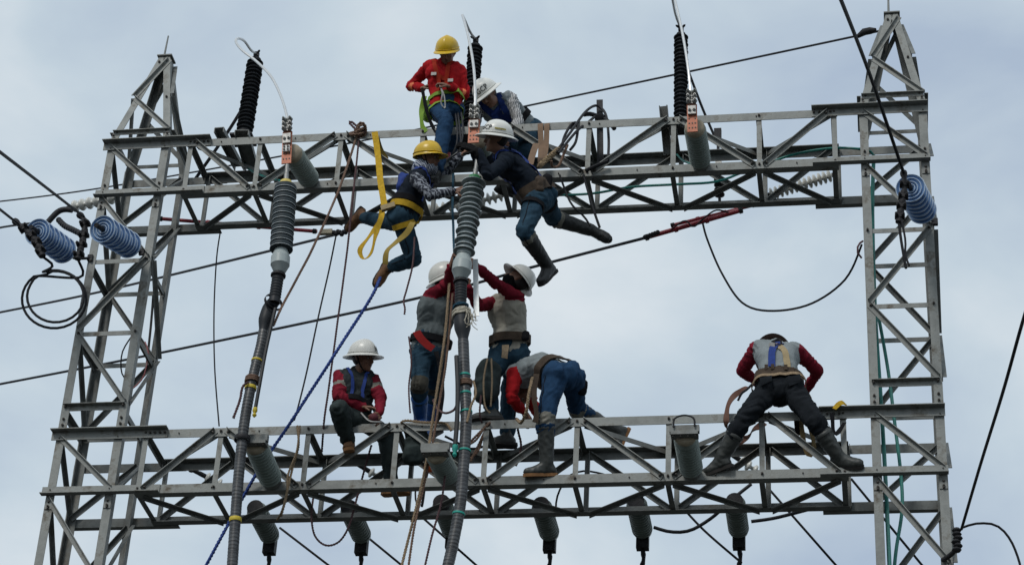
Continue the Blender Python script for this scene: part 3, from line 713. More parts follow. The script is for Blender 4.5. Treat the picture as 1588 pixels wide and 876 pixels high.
o = mb.build('wire_grip', iron, None, True); tag(o, 'dark wire grip at the left end of the right red sticks', 'wire grip')
# ================================================================ line wires, cables and ropes
G = 'overhead wires'
wire('line_wire', 'black line wire from upper left corner down to right blue insulator', 'wire', [at(-60, 190, -7), at(60, 282, -3.5), at(130, 336, -0.9)], 0.012, wirem, G, 0.2)
wire('line_wire', 'black line wire at left edge running to left blue insulator', 'wire', [at(-60, 278, -5), at(-10, 317, -2.2), at(28, 347, -0.95)], 0.012, wirem, G, 0.2)
wire('line_wire', 'black line wire at the left edge, entering the dead-end clamp', 'wire', [at(-60, 368, 2.5), at(0, 353, 1.2), at(75, 343, 0.1)], 0.011, wirem, G, 0.2)
wire('line_wire', 'thick black line wire descending to right tower insulator', 'wire', [at(1284, -50, -5), at(1345, 105, -2.6), at(1402, 270, -0.9)], 0.015, wirem, G, 0.2)
wire('ground_wire', 'thin wire sloping from far left behind upper beam to right tower peak', 'wire', [at(-40, 317, 9), at(155, 292, 7.5), at(523, 226, 5), at(815, 165, 3), at(1320, 58, 0.6), at(1344, 52, 0.35)], 0.011, wireg, G, 0.2)
o = MB().tube([at(1330, 57, 0.4), at(1340, 50, 0.35), at(1350, 48, 0.3), at(1358, 47, 0.28)], [0.02, 0.035, 0.035, 0.02], 8).build('peak_clamp', iron, None, True); tag(o, 'dark clamp holding the sloping wire at right tower peak', 'clamp')
wire('conductor', 'grey conductor rising from left edge to the tan clevis', 'wire', [at(-40, 492, 6.5), at(130, 458, 4.8), at(300, 418, 3), at(528, 362, 0.98)], 0.014, wireg, G, 0.2)
wire('conductor', 'grey conductor stretching from lower left behind the workers to red sticks', 'wire', [at(-40, 603, 7), at(258, 545, 5), at(640, 464, 2.8), at(830, 413, 1.9), at(1000, 369, 0.98)], 0.015, wireg, G, 0.2)
wire('jumper_lead', 'drooping dark jumper lead between red sticks and right tower', 'wire', [at(1090, 347, 0.95), at(1097, 372, 0.9), at(1120, 425, 0.8), at(1153, 471, 0.7), at(1200, 482, 0.6), at(1260, 470, 0.5), at(1312, 432, 0.35), at(1337, 378, 0.1)], 0.010, wirem, G)
wire('jumper_lead', 'thin dark lead wound round the right red sticks', 'wire', [at(1040, 357, 0.95), at(1062, 342, 0.95), at(1075, 352, 0.95), at(1090, 340, 0.95), at(1110, 326, 0.95), at(1130, 330, 0.95)], 0.008, wirem, G, 0.03)
wire('hanging_lead', 'thin dark lead hanging from upper beam left of the left termination', 'wire', [at(342, 358, 0.6), at(336, 400, 0.6), at(332, 480, 0.5), at(333, 570, 0.4), at(340, 662, 0.1)], 0.007, wirem, G)
wire('hanging_lead', 'thin dark lead hanging from the left wire grip to the lower beam', 'wire', [at(521, 366, 0.9), at(510, 420, 0.8), at(494, 490, 0.6), at(476, 575, 0.4), at(462, 632, 0.2), at(456, 652, 0.05)], 0.008, wirem, G)
wire('bracing_cable', 'dark cable running down left behind the leaning arrester', 'cable', [at(378, 165, 0.75), at(350, 210, 0.8), at(300, 282, 0.9)], 0.017, wirem)
wire('bracing_cable', 'dark cable running down right from the right arrester', 'cable', [at(1068, 112, 0.8), at(1088, 165, 0.85), at(1108, 212, 0.9)], 0.013, wirem)
for i, (pts, lb) in enumerate((([(434, 818, 1.4), (520, 884, 1.2)], 'dark wire at the bottom edge, right of the left hanging cable'), ([(545, 812, 1.4), (640, 890, 1.2)], 'dark wire at the bottom edge, below the second rear insulator'), ([(655, 802, 1.4), (750, 886, 1.2)], 'dark wire at the bottom edge, right of the centre hanging cable'),
        ([(1046, 772, 1.3), (1090, 820, 1.3), (1150, 872, 1.2)], 'dark wire at the bottom, crossing the rightmost rear insulator'), ([(1190, 755, 1.3), (1300, 880, 1.2)], 'dark wire at the bottom edge, right of the rightmost rear insulator'), ([(1320, 742, 1.0), (1440, 888, 1.0)], 'dark wire crossing behind the foot of right tower'))):
    wire('down_lead', lb, 'wire', [at(*p) for p in pts], 0.011, wirem, G)
wire('loop_cable', 'drooping dark cable between the two rightmost rear insulators', 'cable', [at(1014, 817, 1.1), at(1040, 824, 1.1), at(1070, 822, 1.1), at(1100, 805, 1.1), at(1118, 790, 1.0), at(1140, 770, 1.0), at(1165, 750, 1.0)], 0.016, wireg)
wire('loop_cable', 'dark cable running right from the rightmost rear insulator', 'cable', [at(1165, 808, 1.1), at(1200, 803, 1.1), at(1240, 793, 1.0), at(1270, 785, 0.9)], 0.016, wireg)
wire('loop_cable', 'thin arched dark cable behind lower beam right of the stooping man', 'cable', [at(862, 800, 1.0), at(864, 770, 0.9), at(880, 740, 0.9), at(905, 730, 0.9), at(940, 736, 0.9), at(960, 745, 0.9)], 0.009, wirem)
wire('stay_wire', 'black wire at right edge running down to the right tower foot clamp', 'wire', [at(1620, 390, -5), at(1586, 498, -4), at(1556, 605, -3), at(1521, 718, -1.6), at(1491, 820, -0.3)], 0.012, wirem, G, 0.15)
wire('stay_tail', 'curved tail of black wire at the lower right corner', 'wire', [at(1491, 818, -0.3), at(1515, 811, -0.3), at(1545, 814, -0.3), at(1566, 835, -0.3), at(1580, 868, -0.3), at(1584, 890, -0.3)], 0.010, wirem, G)
t = thing('tower_clamp', 'knobbly dark clamp on the right tower where the edge wire ends', 'clamp', at(1485, 850, -0.2))
mb = MB()
for k in range(6): mb.ico(at(1486 + random.uniform(-5, 5), 822 + 6*k, -0.25), 0.036, 8, (1.1, 1, 0.7))
mb.build('clamp_body', iron, t, True); MB().tube(resample([at(1484, 850, -0.2), at(1474, 860, -0.1), at(1462, 868, -0.0)], 0.03), 0.02, 8).build('link', iron, t, True)
# coil of spare conductor by the left tower
P = []
for k in range(0, 50):
    a_ = math.pi*0.62 - 2*math.pi*k/25.0; rr = 1.0 if k < 25 else 0.88
    P.append(at(84 + 50*rr*math.cos(a_) + (2 if k > 25 else 0), 464 - 45*rr*math.sin(a_) - 4*(k > 25), -0.55 - 0.002*k))
wire('spare_coil', 'two-turn coil of black wire hanging left of the left tower', 'wire', [at(66, 398, -0.9), at(82, 412, -0.75)] + P + [at(126, 430, -0.6), at(122, 405, -0.82)], 0.012, wirem)
wire('spare_tail', 'short black tail hanging under the right tower line clamp', 'wire', [at(1394, 345, -0.9), at(1397, 370, -0.9), at(1402, 400, -0.9), at(1405, 416, -0.9)], 0.012, wirem)
wire('spare_tail', 'second short black tail hanging under the right tower line clamp', 'wire', [at(1398, 342, -0.92), at(1404, 372, -0.92), at(1404, 395, -0.92), at(1410, 412, -0.92)], 0.009, wirem)
wire('control_lead', 'thin dark lead dangling inside the left tower', 'wire', [at(205, 520, 0.4), at(190, 545, 0.4), at(188, 575, 0.4), at(196, 590, 0.4)], 0.007, wirem)
wire('control_lead', 'thin red lead hooked inside the left tower', 'wire', [at(225, 530, 0.5), at(230, 550, 0.5), at(222, 585, 0.5), at(206, 602, 0.5)], 0.006, redp)
wire('hanging_rod', 'thin dark rod hanging down inside the left tower', 'rod', [at(238, 455, 0.65), at(234, 505, 0.65), at(226, 580, 0.65)], 0.012, iron)
wire('control_lead', 'curled red-black lead hooked on the front of right tower', 'wire', [at(1338, 374, 0.0), at(1331, 380, -0.05), at(1330, 392, -0.05), at(1338, 402, 0.0)], 0.009, ropep)
# teal cables
TG = 'teal cables'
wire('teal_cable', 'teal cable straight down the left inside of right tower', 'cable', [at(1355, 245, 0.35), at(1353, 330, 0.3), at(1357, 480, 0.25), at(1366, 620, 0.2), at(1373, 740, 0.15), at(1380, 890, 0.1)], 0.018, teal, TG)
wire('teal_cable', 'teal cable bowing to the right inside right tower', 'cable', [at(1360, 480, 0.3), at(1366, 510, 0.3), at(1378, 580, 0.3), at(1388, 660, 0.3), at(1397, 735, 0.3), at(1399, 790, 0.3), at(1390, 850, 0.3), at(1386, 890, 0.3)], 0.015, teal, TG)
wire('teal_cable', 'teal cable looping from upper beam end into right tower', 'cable', [at(1190, 254, 0.55), at(1230, 240, 0.5), at(1280, 231, 0.4), at(1320, 230, 0.3), at(1352, 236, 0.35), at(1356, 250, 0.35)], 0.012, teal, TG)
wire('teal_cable', 'teal cable along the underside of the upper beam, right half', 'cable', [at(862, 303, 0.45), at(920, 300, 0.4), at(980, 290, 0.4), at(1050, 286, 0.35), at(1110, 282, 0.4), at(1150, 268, 0.5), at(1180, 258, 0.55)], 0.012, teal, TG)
wire('teal_cable', 'short teal cable behind the left copper plate', 'cable', [at(388, 232, 0.5), at(380, 255, 0.5), at(395, 268, 0.3), at(420, 277, 0.1), at(438, 281, -0.02)], 0.010, teal, TG)
wire('teal_cable', 'short teal cable behind the right grey post insulator', 'cable', [at(1050, 240, 0.4), at(1060, 250, 0.3), at(1080, 257, 0.1), at(1094, 262, 0.1)], 0.010, teal, TG)
# ropes
RG = 'work ropes'
wire('rope', 'brown rope slanting from knot on upper beam to left hanging cable', 'rope', [at(553, 212, -0.03), at(535, 268, -0.2), at(517, 315, -0.35), at(480, 395, -0.55), at(440, 470, -0.75), at(424, 505, -0.8)], 0.013, ropeb, RG, rope=True)
wire('rope', 'maroon rope dropping from knot on upper beam past the seated man', 'rope', [at(557, 212, -0.03), at(548, 300, -0.1), at(537, 400, -0.1), at(522, 510, -0.1), at(510, 600, -0.05), at(503, 650, -0.05), at(499, 700, 0.2)], 0.011, ropep, RG, rope=True)
wire('rope', 'blue braided rope running from boot of hanging man to lower left', 'rope', [at(590, 430, -0.5), at(575, 462, -0.5), at(520, 548, -0.45), at(455, 648, -0.3), at(400, 730, -0.1), at(350, 820, 0.1), at(312, 890, 0.2)], 0.017, ropebl, RG, rope=True, turns=11)
wire('rope', 'dark rope with knotted end dangling from hanging man in yellow harness', 'rope', [at(643, 368, -0.5), at(640, 410, -0.5), at(631, 448, -0.5), at(626, 466, -0.5), at(628, 478, -0.5), at(627, 488, -0.5)], 0.010, ropep, RG, rope=True)
wire('rope', 'tan doubled rope hanging left of the centre cable', 'rope', [at(697, 440, -0.6), at(690, 520, -0.6), at(680, 590, -0.55), at(671, 650, -0.5), at(664, 700, -0.5), at(652, 760, -0.45), at(632, 840, -0.4), at(620, 890, -0.4)], 0.014, ropet, RG, rope=True)
wire('rope', 'brown rope hanging just right of the tan rope', 'rope', [at(702, 455, -0.6), at(692, 560, -0.56), at(682, 620, -0.52), at(672, 680, -0.5), at(660, 740, -0.45), at(642, 820, -0.42), at(632, 890, -0.42)], 0.012, ropeb, RG, rope=True)
wire('rope', 'maroon rope hanging under lower beam beside the centre cable', 'rope', [at(690, 738, -0.3), at(684, 780, -0.3), at(670, 830, -0.3), at(656, 890, -0.3)], 0.011, ropep, RG, rope=True)
wire('rope', 'maroon rope hanging in a U loop under lower beam', 'rope', [at(486, 770, 0.35), at(483, 800, 0.35), at(488, 830, 0.35), at(505, 845, 0.35), at(525, 840, 0.35), at(540, 818, 0.35), at(550, 785, 0.35), at(562, 740, 0.4), at(576, 690, 0.4)], 0.011, ropep, RG, rope=True)
wire('rope', 'tan rope draped over lower beam beside the blue rope', 'rope', [at(461, 660, -0.02), at(463, 690, -0.04), at(455, 720, -0.04), at(448, 750, -0.05), at(438, 790, -0.05), at(430, 805, 0.05)], 0.012, ropet, RG, rope=True)
wire('rope', 'second tan rope draped over lower beam beside the blue rope', 'rope', [at(465, 660, -0.05), at(460, 700, -0.06), at(447, 735, -0.06), at(445, 765, -0.05), at(436, 800, 0.0)], 0.011, ropet, RG, rope=True)
wire('rope', 'maroon rope end dangling left of the left hanging cable', 'rope', [at(385, 592, -0.86), at(376, 600, -0.86), at(372, 620, -0.86), at(362, 648, -0.86)], 0.013, ropep, RG, rope=True)
wire('rope', 'tan rope lying along top of lower beam by the blue gaiters', 'rope', [at(622, 655, 0.0), at(630, 652, -0.03), at(660, 655, -0.03), at(690, 656, -0.02), at(700, 668, -0.02)], 0.014, ropet, RG, rope=True)
wire('rope', 'dark rope sagging from the grey-shirted man to the centre cable', 'rope', [at(672, 620, 0.1), at(678, 633, -0.2), at(690, 640, -0.4), at(703, 636, -0.7), at(708, 628, -0.85)], 0.011, ropep, RG, rope=True)
wire('rope', 'tan rope tail hanging right of the centre cable', 'rope', [at(734, 590, -0.85), at(738, 610, -0.85), at(730, 630, -0.85), at(724, 655, -0.85)], 0.012, ropet, RG, rope=True)
mb = MB()
for k in range(2):
    mb.rope([at(724, 690, 0.1), at(738, 676 + 6*k, 0.0), at(752, 662, -0.05), at(760, 655, -0.02), at(752, 668, 0.02), at(742, 690 + 8*k, 0.05), at(730, 715 - 5*k, 0.1)], 0.012)
o = mb.build('rope_tangle', ropeb, None, True); tag(o, 'tangled brown rope on lower beam right of the centre cable', 'rope', RG)
t = thing('rope_knot', 'brown rope knot with raised loop tied on upper beam', 'rope knot', at(556, 205, -0.04))
mb = MB(); c = at(557, 206, -0.02)
for k in range(4):
    pts = [c + Vector((0.06*math.cos(a_)*(1 - 0.1*k) + 0.015*k - 0.02, 0.06*math.sin(a_*1.0)*0.8 - 0.02, 0.05*math.sin(a_ + k) + 0.012*k - 0.02)) for a_ in [2*math.pi*j/10 for j in range(11)]]
    mb.rope(pts, 0.016, 12)
mb.build('knot', ropeb, t, True)
MB().rope([at(556, 206, -0.03), at(547, 196, -0.03), at(541, 190, -0.03), at(545, 189, -0.03), at(556, 198, -0.03), at(566, 206, -0.03)], 0.013, 12).build('loop', ropep, t, True)

wire('rope', 'dark rope dangling inside lower beam between the cream-shirted and bent men', 'rope', [at(800, 648, 0.1), at(804, 670, 0.1), at(808, 692, 0.15), at(800, 722, 0.2)], 0.012, ropep, RG, rope=True)
wire('rope', 'dark strap cord strung across the inside of lower beam behind centre cable', 'rope', [at(690, 676, 0.2), at(706, 684, 0.25), at(730, 696, 0.3), at(756, 690, 0.3)], 0.011, wirem, RG)
wire('rope', 'brown rope coil end hanging inside lower beam under the grey-shirted man', 'rope', [at(625, 662, 0.05), at(634, 685, 0.1), at(641, 705, 0.12), at(637, 716, 0.15), at(632, 700, 0.15)], 0.013, ropet, RG, rope=True)
wire('rope', 'thin black cord dangling below lower beam left of the orange ball', 'rope', [at(646, 745, 0.2), at(644, 770, 0.2), at(648, 785, 0.2)], 0.008, wirem, RG)
wire('rope', 'dark safety rope from belt of cream-shirted man down to lower beam', 'rope', [at(757, 556, -0.05), at(748, 600, -0.12), at(744, 640, -0.1), at(748, 656, -0.02)], 0.010, ropep, RG, rope=True)
wire('rope', 'dark rope hanging from the back of grey-shirted man to lower beam', 'rope', [at(634, 522, 0.0), at(638, 560, -0.05), at(634, 600, -0.02), at(636, 640, 0.0)], 0.009, ropep, RG, rope=True)
# ================================================================ people
def capsule(mb, A, B, ra, rb, n=12):
    A, B = Vector(A), Vector(B); d = B - A; l = d.length
    if l < 1e-5: mb.ico(A, max(ra, rb), n); return
    d /= l; prof = []
    for k in range(5):
        a_ = math.pi/2*(1 - k/4); prof.append((-math.sin(a_)*ra, max(1e-4, math.cos(a_)*ra)))
    for k in range(5):
        a_ = math.pi/2*k/4; prof.append((l + math.sin(a_)*rb, max(1e-4, math.cos(a_)*rb)))
    mb.lathe(A, d, prof, n)
def ellip(mb, c, ax, ay, az, n=16):
    """ax, ay, az: half-axis vectors"""
    v = []; f = []; m_ = n//2
    for i in range(m_+1):
        ph = math.pi*i/m_
        for k in range(n):
            t = 2*math.pi*k/n; v.append(c + ax*(max(math.sin(ph), 1e-4)*math.cos(t)) + ay*(max(math.sin(ph), 1e-4)*math.sin(t)) + az*math.cos(ph))
    for i in range(m_):
        for k in range(n): f.append((i*n+k, (i+1)*n+k, (i+1)*n+(k+1) % n, i*n+(k+1) % n))
    mb.add(v, f)
def remesh(mb, vox, smooth=6):
    me = bpy.data.meshes.new('tmp'); me.from_pydata([tuple(v) for v in mb.v], [], mb.f)
    bm = bmesh.new(); bm.from_mesh(me); bmesh.ops.remove_doubles(bm, verts=bm.verts, dist=0.0004); bmesh.ops.recalc_face_normals(bm, faces=bm.faces); bm.to_mesh(me); bm.free()
    o = bpy.data.objects.new('tmp', me); col.objects.link(o)
    r = o.modifiers.new('r', 'REMESH'); r.mode = 'VOXEL'; r.voxel_size = vox
    if smooth:
        q = o.modifiers.new('s', 'SMOOTH'); q.iterations = smooth; q.factor = 0.5
    dg = bpy.context.evaluated_depsgraph_get(); e = o.evaluated_get(dg); m2 = e.to_mesh()
    n = len(m2.vertices); co = np.empty(n*3); m2.vertices.foreach_get('co', co); no = np.empty(n*3); m2.vertices.foreach_get('normal', no)
    F_ = [tuple(p.vertices) for p in m2.polygons]; e.to_mesh_clear()
    bpy.data.objects.remove(o); bpy.data.meshes.remove(me)
    return co.reshape(-1, 3), no.reshape(-1, 3), F_
def crumple(co, no, amp, seed, sc=14.0, axis=None):
    out_ = co.copy()
    for i in range(len(co)):
        p = Vector(co[i])*sc + Vector((seed*7.3, seed*3.1, seed))
        a_ = noise.noise(p + Vector((0, 0, 1.5*noise.noise(p*0.5)))); b_ = noise.noise(p*2.3)
        out_[i] = co[i] + no[i]*amp*((1 - 2*abs(a_))*0.9 + 0.5*b_)
    return out_
def folds(co, no, amp, seed, segs, joints):
    out_ = co.copy(); S_ = [(A, (B-A).normalized(), (B-A).length) for A, B in segs]
    for i in range(len(co)):
        p = Vector(co[i]); best = 9; bd = None; al = 0
        for A, dv, l in S_:
            t = max(0, min(l, (p-A).dot(dv))); x = (p - A - dv*t).length
            if x < best: best, bd, al = x, dv, (p-A).dot(dv)
        q = p - bd*p.dot(bd); nearj = min((p-j).length for j in joints)
        k = 0.45 + 1.0*math.exp(-(nearj/0.15)**2)
        wv = noise.noise(p*5 + Vector((seed, 0, seed*2)))
        a_ = noise.noise(Vector((al*16 + 3.5*wv + seed*5 + (q.x + q.y)*9, q.x*9 + q.z*5, q.y*9)))
        b_ = noise.noise(p*9 + Vector((seed*3, seed, 0))); c_ = noise.noise(p*34)
        out_[i] = co[i] + no[i]*amp*(k*((1 - 3.0*abs(a_))*0.8) + 0.9*b_ + 0.25*c_ + 0.25)
    return out_
skin = mat('brown_skin', (0.19, 0.095, 0.06), 0.55, 0, 0.12, 25)
lipm = mat('lips', (0.13, 0.05, 0.04), 0.5); hairm = mat('black_hair', (0.012, 0.010, 0.010), 0.6); eyew = mat('eye_white', (0.28, 0.25, 0.22), 0.5, spec=0.2); eyeb = mat('eye_dark', (0.015, 0.01, 0.01), 0.2)
helw = mat('white_helmet_plastic', (0.70, 0.70, 0.66), 0.32, 0, 0.04, 5, c2=(0.52, 0.50, 0.44), c2amt=0.36, c2scale=11)
hely = mat('yellow_helmet_plastic', (0.62, 0.40, 0.015), 0.32, 0, 0.06, 5, c2=(0.45, 0.30, 0.03), c2amt=0.34, c2scale=12)
helb = mat('brown_helmet_plastic', (0.09, 0.065, 0.055), 0.5, 0, 0.1, 8); inkm = mat('black_ink', (0.02, 0.02, 0.02), 0.6); goldm = mat('gold_label', (0.33, 0.27, 0.04), 0.5, c2=(0.05, 0.05, 0.03), c2amt=0.5, c2scale=60)
denim = mat('blue_denim', (0.018, 0.05, 0.108), 0.9, 0, 0.25, 14, 0.3, 120, spec=0.12, c2soft=0.4, c2=(0.034, 0.082, 0.15), c2amt=0.42, c2scale=7)
denimd = mat('dark_teal_denim', (0.024, 0.055, 0.085), 0.9, 0, 0.25, 14, 0.3, 120, spec=0.12, c2soft=0.4, c2=(0.035, 0.065, 0.085), c2amt=0.42, c2scale=7)
denimg = mat('grey_green_denim', (0.038, 0.05, 0.05), 0.9, 0, 0.25, 14, 0.3, 120, spec=0.12, c2soft=0.4, c2=(0.065, 0.075, 0.07), c2amt=0.42, c2scale=7)
blackj = mat('black_denim', (0.014, 0.017, 0.021), 0.9, 0, 0.2, 14, 0.3, 120, spec=0.1)
navyj = mat('navy_jacket', (0.012, 0.017, 0.026), 0.9, 0, 0.2, 14, 0.3, 100, spec=0.1)
redsh = mat('red_shirt', (0.36, 0.012, 0.016), 0.9, 0, 0.15, 12, 0.25, 110, spec=0.12)
marsh = mat('maroon_shirt', (0.19, 0.014, 0.028), 0.9, 0, 0.2, 12, 0.25, 110, spec=0.12)
greysh = mat('grey_shirt', (0.23, 0.26, 0.27), 0.9, 0, 0.12, 10, 0.25, 110, spec=0.12, c2soft=0.4, c2=(0.15, 0.16, 0.16), c2amt=0.36, c2scale=6)
greyd = mat('dark_grey_shirt', (0.12, 0.14, 0.145), 0.9, 0, 0.15, 10, 0.25, 110, spec=0.12, c2soft=0.4, c2=(0.08, 0.085, 0.085), c2amt=0.4, c2scale=6)
creamsh = mat('cream_shirt', (0.36, 0.34, 0.29), 0.9, 0, 0.12, 10, 0.25, 110, spec=0.12, c2soft=0.4, c2=(0.24, 0.20, 0.15), c2amt=0.36, c2scale=6)
reflm = mat('dull_reflective_tape', (0.15, 0.145, 0.12), 0.6, 0, 0.15, 30); oranget = mat('orange_tape', (0.75, 0.18, 0.06), 0.6)
stripes = wavy('white_black_stripes', (0.05, 0.05, 0.06), (0.58, 0.58, 0.58), 22, 'X', 5.0, 0.38)
plaid = wavy('navy_plaid', (0.016, 0.02, 0.035), (0.24, 0.26, 0.30), 11, 'DIAGONAL', 6.0, 0.66, soft=0.14, dscale=3.0)
checks = wavy('blue_check_scarf', (0.02, 0.04, 0.10), (0.42, 0.45, 0.5), 24, 'DIAGONAL', 2.0, 0.5)
rubb = mat('black_rubber_boot', (0.014, 0.016, 0.017), 0.5, 0, 0.25, 10, 0.15, 50, c2=(0.05, 0.05, 0.045), c2amt=0.4, c2scale=9)
rubg = mat('grey_rubber_boot', (0.038, 0.042, 0.04), 0.5, 0, 0.25, 10, 0.15, 50, c2=(0.07, 0.07, 0.06), c2amt=0.42, c2scale=9)
leath = mat('brown_leather_boot', (0.155, 0.075, 0.032), 0.8, 0, 0.25, 14, 0.3, 70)
soled = mat('dark_sole', (0.02, 0.018, 0.017), 0.8); solet = mat('tan_sole', (0.27, 0.13, 0.05), 0.8, 0, 0.2, 20)
bluewrap = mat('blue_gaiter', (0.012, 0.085, 0.30), 0.6, 0, 0.25, 10, 0.2, 40)
beltm = mat('brown_leather_belt', (0.05, 0.033, 0.021), 0.9, 0, 0.3, 20, 0.3, 50)
navyw = mat('blue_webbing', (0.008, 0.034, 0.19), 0.85, 0, 0.2, 40); blackw = mat('black_webbing', (0.012, 0.012, 0.014), 0.9, spec=0.1)
limew = mat('lime_webbing', (0.17, 0.30, 0.02), 0.75, 0, 0.15, 40); redw = mat('red_webbing', (0.18, 0.013, 0.013), 0.9, spec=0.1); orangew = mat('orange_webbing', (0.30, 0.028, 0.014), 0.85, spec=0.1); tanw = mat('tan_webbing', (0.33, 0.255, 0.14), 0.8, 0, 0.15, 40)
glovem = mat('black_glove', (0.012, 0.012, 0.013), 0.9, spec=0.1); maskm = mat('black_mask', (0.006, 0.006, 0.007), 0.95, spec=0.05)
greym = mat('grey_buckle', (0.16, 0.16, 0.155), 0.5, 0.4); orangep = mat('orange_plastic', (0.55, 0.10, 0.02), 0.5)

def strap(name, pts, wd, m_, parent, bvh=None, off=0.008, step=0.025, thick=0.004, side=None, axis=None, twist=0.0):
    P = resample(pts, step)
    if bvh:
        Q = []; NN = []
        for p in P:
            loc = None
            if axis:
                ab = axis[1] - axis[0]; q = axis[0] + ab*max(0.0, min(0.92, (p - axis[0]).dot(ab)/ab.length_squared)); dv = (q - p).normalized()
                loc, nr, idx, ds = bvh.ray_cast(q, -dv, 0.3)
                if loc is not None and nr.dot(dv) > 0: nr = -nr
            if loc is None: loc, nr, idx, ds = bvh.find_nearest(p)
            Q.append(loc + nr*off); NN.append(nr)
        # relax a little
        for _ in range(2):
            Q = [Q[0]] + [(Q[i-1] + Q[i]*2 + Q[i+1])/4 for i in range(1, len(Q)-1)] + [Q[-1]]
        P = Q
    else: NN = [Vector(side) if side is not None else Vector((0, -1, 0.2)).normalized()]*len(P)
    if twist: NN = [(n_ + Vector((math.sin(i*0.35)*twist, 0, math.cos(i*0.23)*twist*0.6))).normalized() for i, n_ in enumerate(NN)]
    v = []; f = []
    for i, p in enumerate(P):
        d = (P[min(i+1, len(P)-1)]-P[max(i-1, 0)]).normalized(); s_ = d.cross(NN[i])
        if s_.length < 1e-4: s_ = basis(d)[0]
        s_.normalize(); n_ = s_.cross(d)
        v += [p - s_*wd/2, p + s_*wd/2, p + s_*wd/2 + n_*thick*(1 if n_.dot(NN[i]) > 0 else -1), p - s_*wd/2 + n_*thick*(1 if n_.dot(NN[i]) > 0 else -1)]
    for i in range(len(P)-1):
        for k in range(4): f.append((4*i+k, 4*i+(k+1) % 4, 4*i+4+(k+1) % 4, 4*i+4+k))
    f += [(0, 1, 2, 3), (4*len(P)-1, 4*len(P)-2, 4*len(P)-3, 4*len(P)-4)]
    return MB().add(v, f).build(name, m_, parent, True, origin=P[0])

def helmet(t, c, up, fw, style, m_, s=1.0):
    up = up.normalized(); fw = (fw - up*fw.dot(up)).normalized(); lf = up.cross(fw)
    prof = [(k/9.0) for k in range(10)]; rows = []
    for k in prof:
        a_ = k*math.pi/2; rows.append((math.sin(a_)**0.92, math.cos(a_)))
    n = 36; v = []; f = []
    RX, RY, RZ = 0.118*s, 0.140*s, 0.128*s
    def pt(rr, zz, th, ex=0.0, dz=0.0, inn=0.0):
        cx, cy = math.cos(th), math.sin(th)
        x = (RX*rr + ex - inn)*cy; y = (RY*rr + ex - inn)*cx
        z = RZ*zz + dz - inn*0.6
        if zz > 0.05:      # raised ridge from front to back
            z += 0.010*s*math.exp(-(x/(0.022*s))**2)*min(1, zz*1.6)
        return c + lf*x + fw*y + up*z
    def brim(th):
        fcos = math.cos(th)
        if style == 'full': return 0.042*s + 0.020*s*max(0, fcos)**2 + 0.006*s*max(0, -fcos)
        return 0.006*s + 0.054*s*max(0, fcos)**1.5
    loops = []
    for rr, zz in rows: loops.append([pt(max(rr, 0.002), zz, 2*math.pi*k/n) for k in range(n)])
    for q, dz in ((0.35, -0.010), (0.8, -0.020), (1.0, -0.026), (1.0, -0.032), (0.6, -0.024), (0.1, -0.012)):
        loops.append([pt(1.0, 0.0, 2*math.pi*k/n, brim(2*math.pi*k/n)*q, dz*s*(1 if style == 'full' else 0.8), 0.0 if dz != -0.012 else 0.006) for k in range(n)])
    for rr, zz in reversed(rows): loops.append([pt(max(rr, 0.002), zz, 2*math.pi*k/n, 0, -0.002, 0.006) for k in range(n)])
    for Lp in loops: v += Lp
    for i in range(len(loops)-1):
        for k in range(n): f.append((i*n+k, i*n+(k+1) % n, (i+1)*n+(k+1) % n, (i+1)*n+k))
    o = MB().add(v, f).build('helmet', m_, t, True)
    # rain gutter ridge
    rg = [pt(1.0, 0.06, 2*math.pi*k/n, 0.003) for k in range(n)]; MB().tube(rg + [rg[0]], 0.0035*s, 5).build('gutter', m_, o, True)
    return o, (lambda az, elv, off=0.0: c + lf*(RX+off)*math.cos(elv)*math.sin(az) + fw*(RY+off)*math.cos(elv)*math.cos(az) + up*((RZ+off)*math.sin(elv) + 0.0)), (up, fw, lf)
def helmet_text(o, surf, txt, az, elv, size, m_, name='lettering'):
    cu = bpy.data.curves.new('t', 'FONT'); cu.body = txt; cu.size = 1.0; cu.align_x = 'CENTER'; cu.resolution_u = 2
    to = bpy.data.objects.new('t', cu); col.objects.link(to); dg = bpy.context.evaluated_depsgraph_get(); e = to.evaluated_get(dg); me = e.to_mesh()
    vs_ = [v.co.copy() for v in me.vertices]; fs = [tuple(p.vertices) for p in me.polygons]; e.to_mesh_clear(); bpy.data.objects.remove(to)
    v2 = []
    for lay in (0.0035, 0.0055):
        for q in vs_:
            v2.append(surf(az + q.x*size/0.125*1.0, elv + (q.y - 0.3)*size/0.12, lay))
    k = len(vs_)
    MB().add(v2, fs + [tuple(i + k for i in q) for q in fs]).build(name, m_, o)

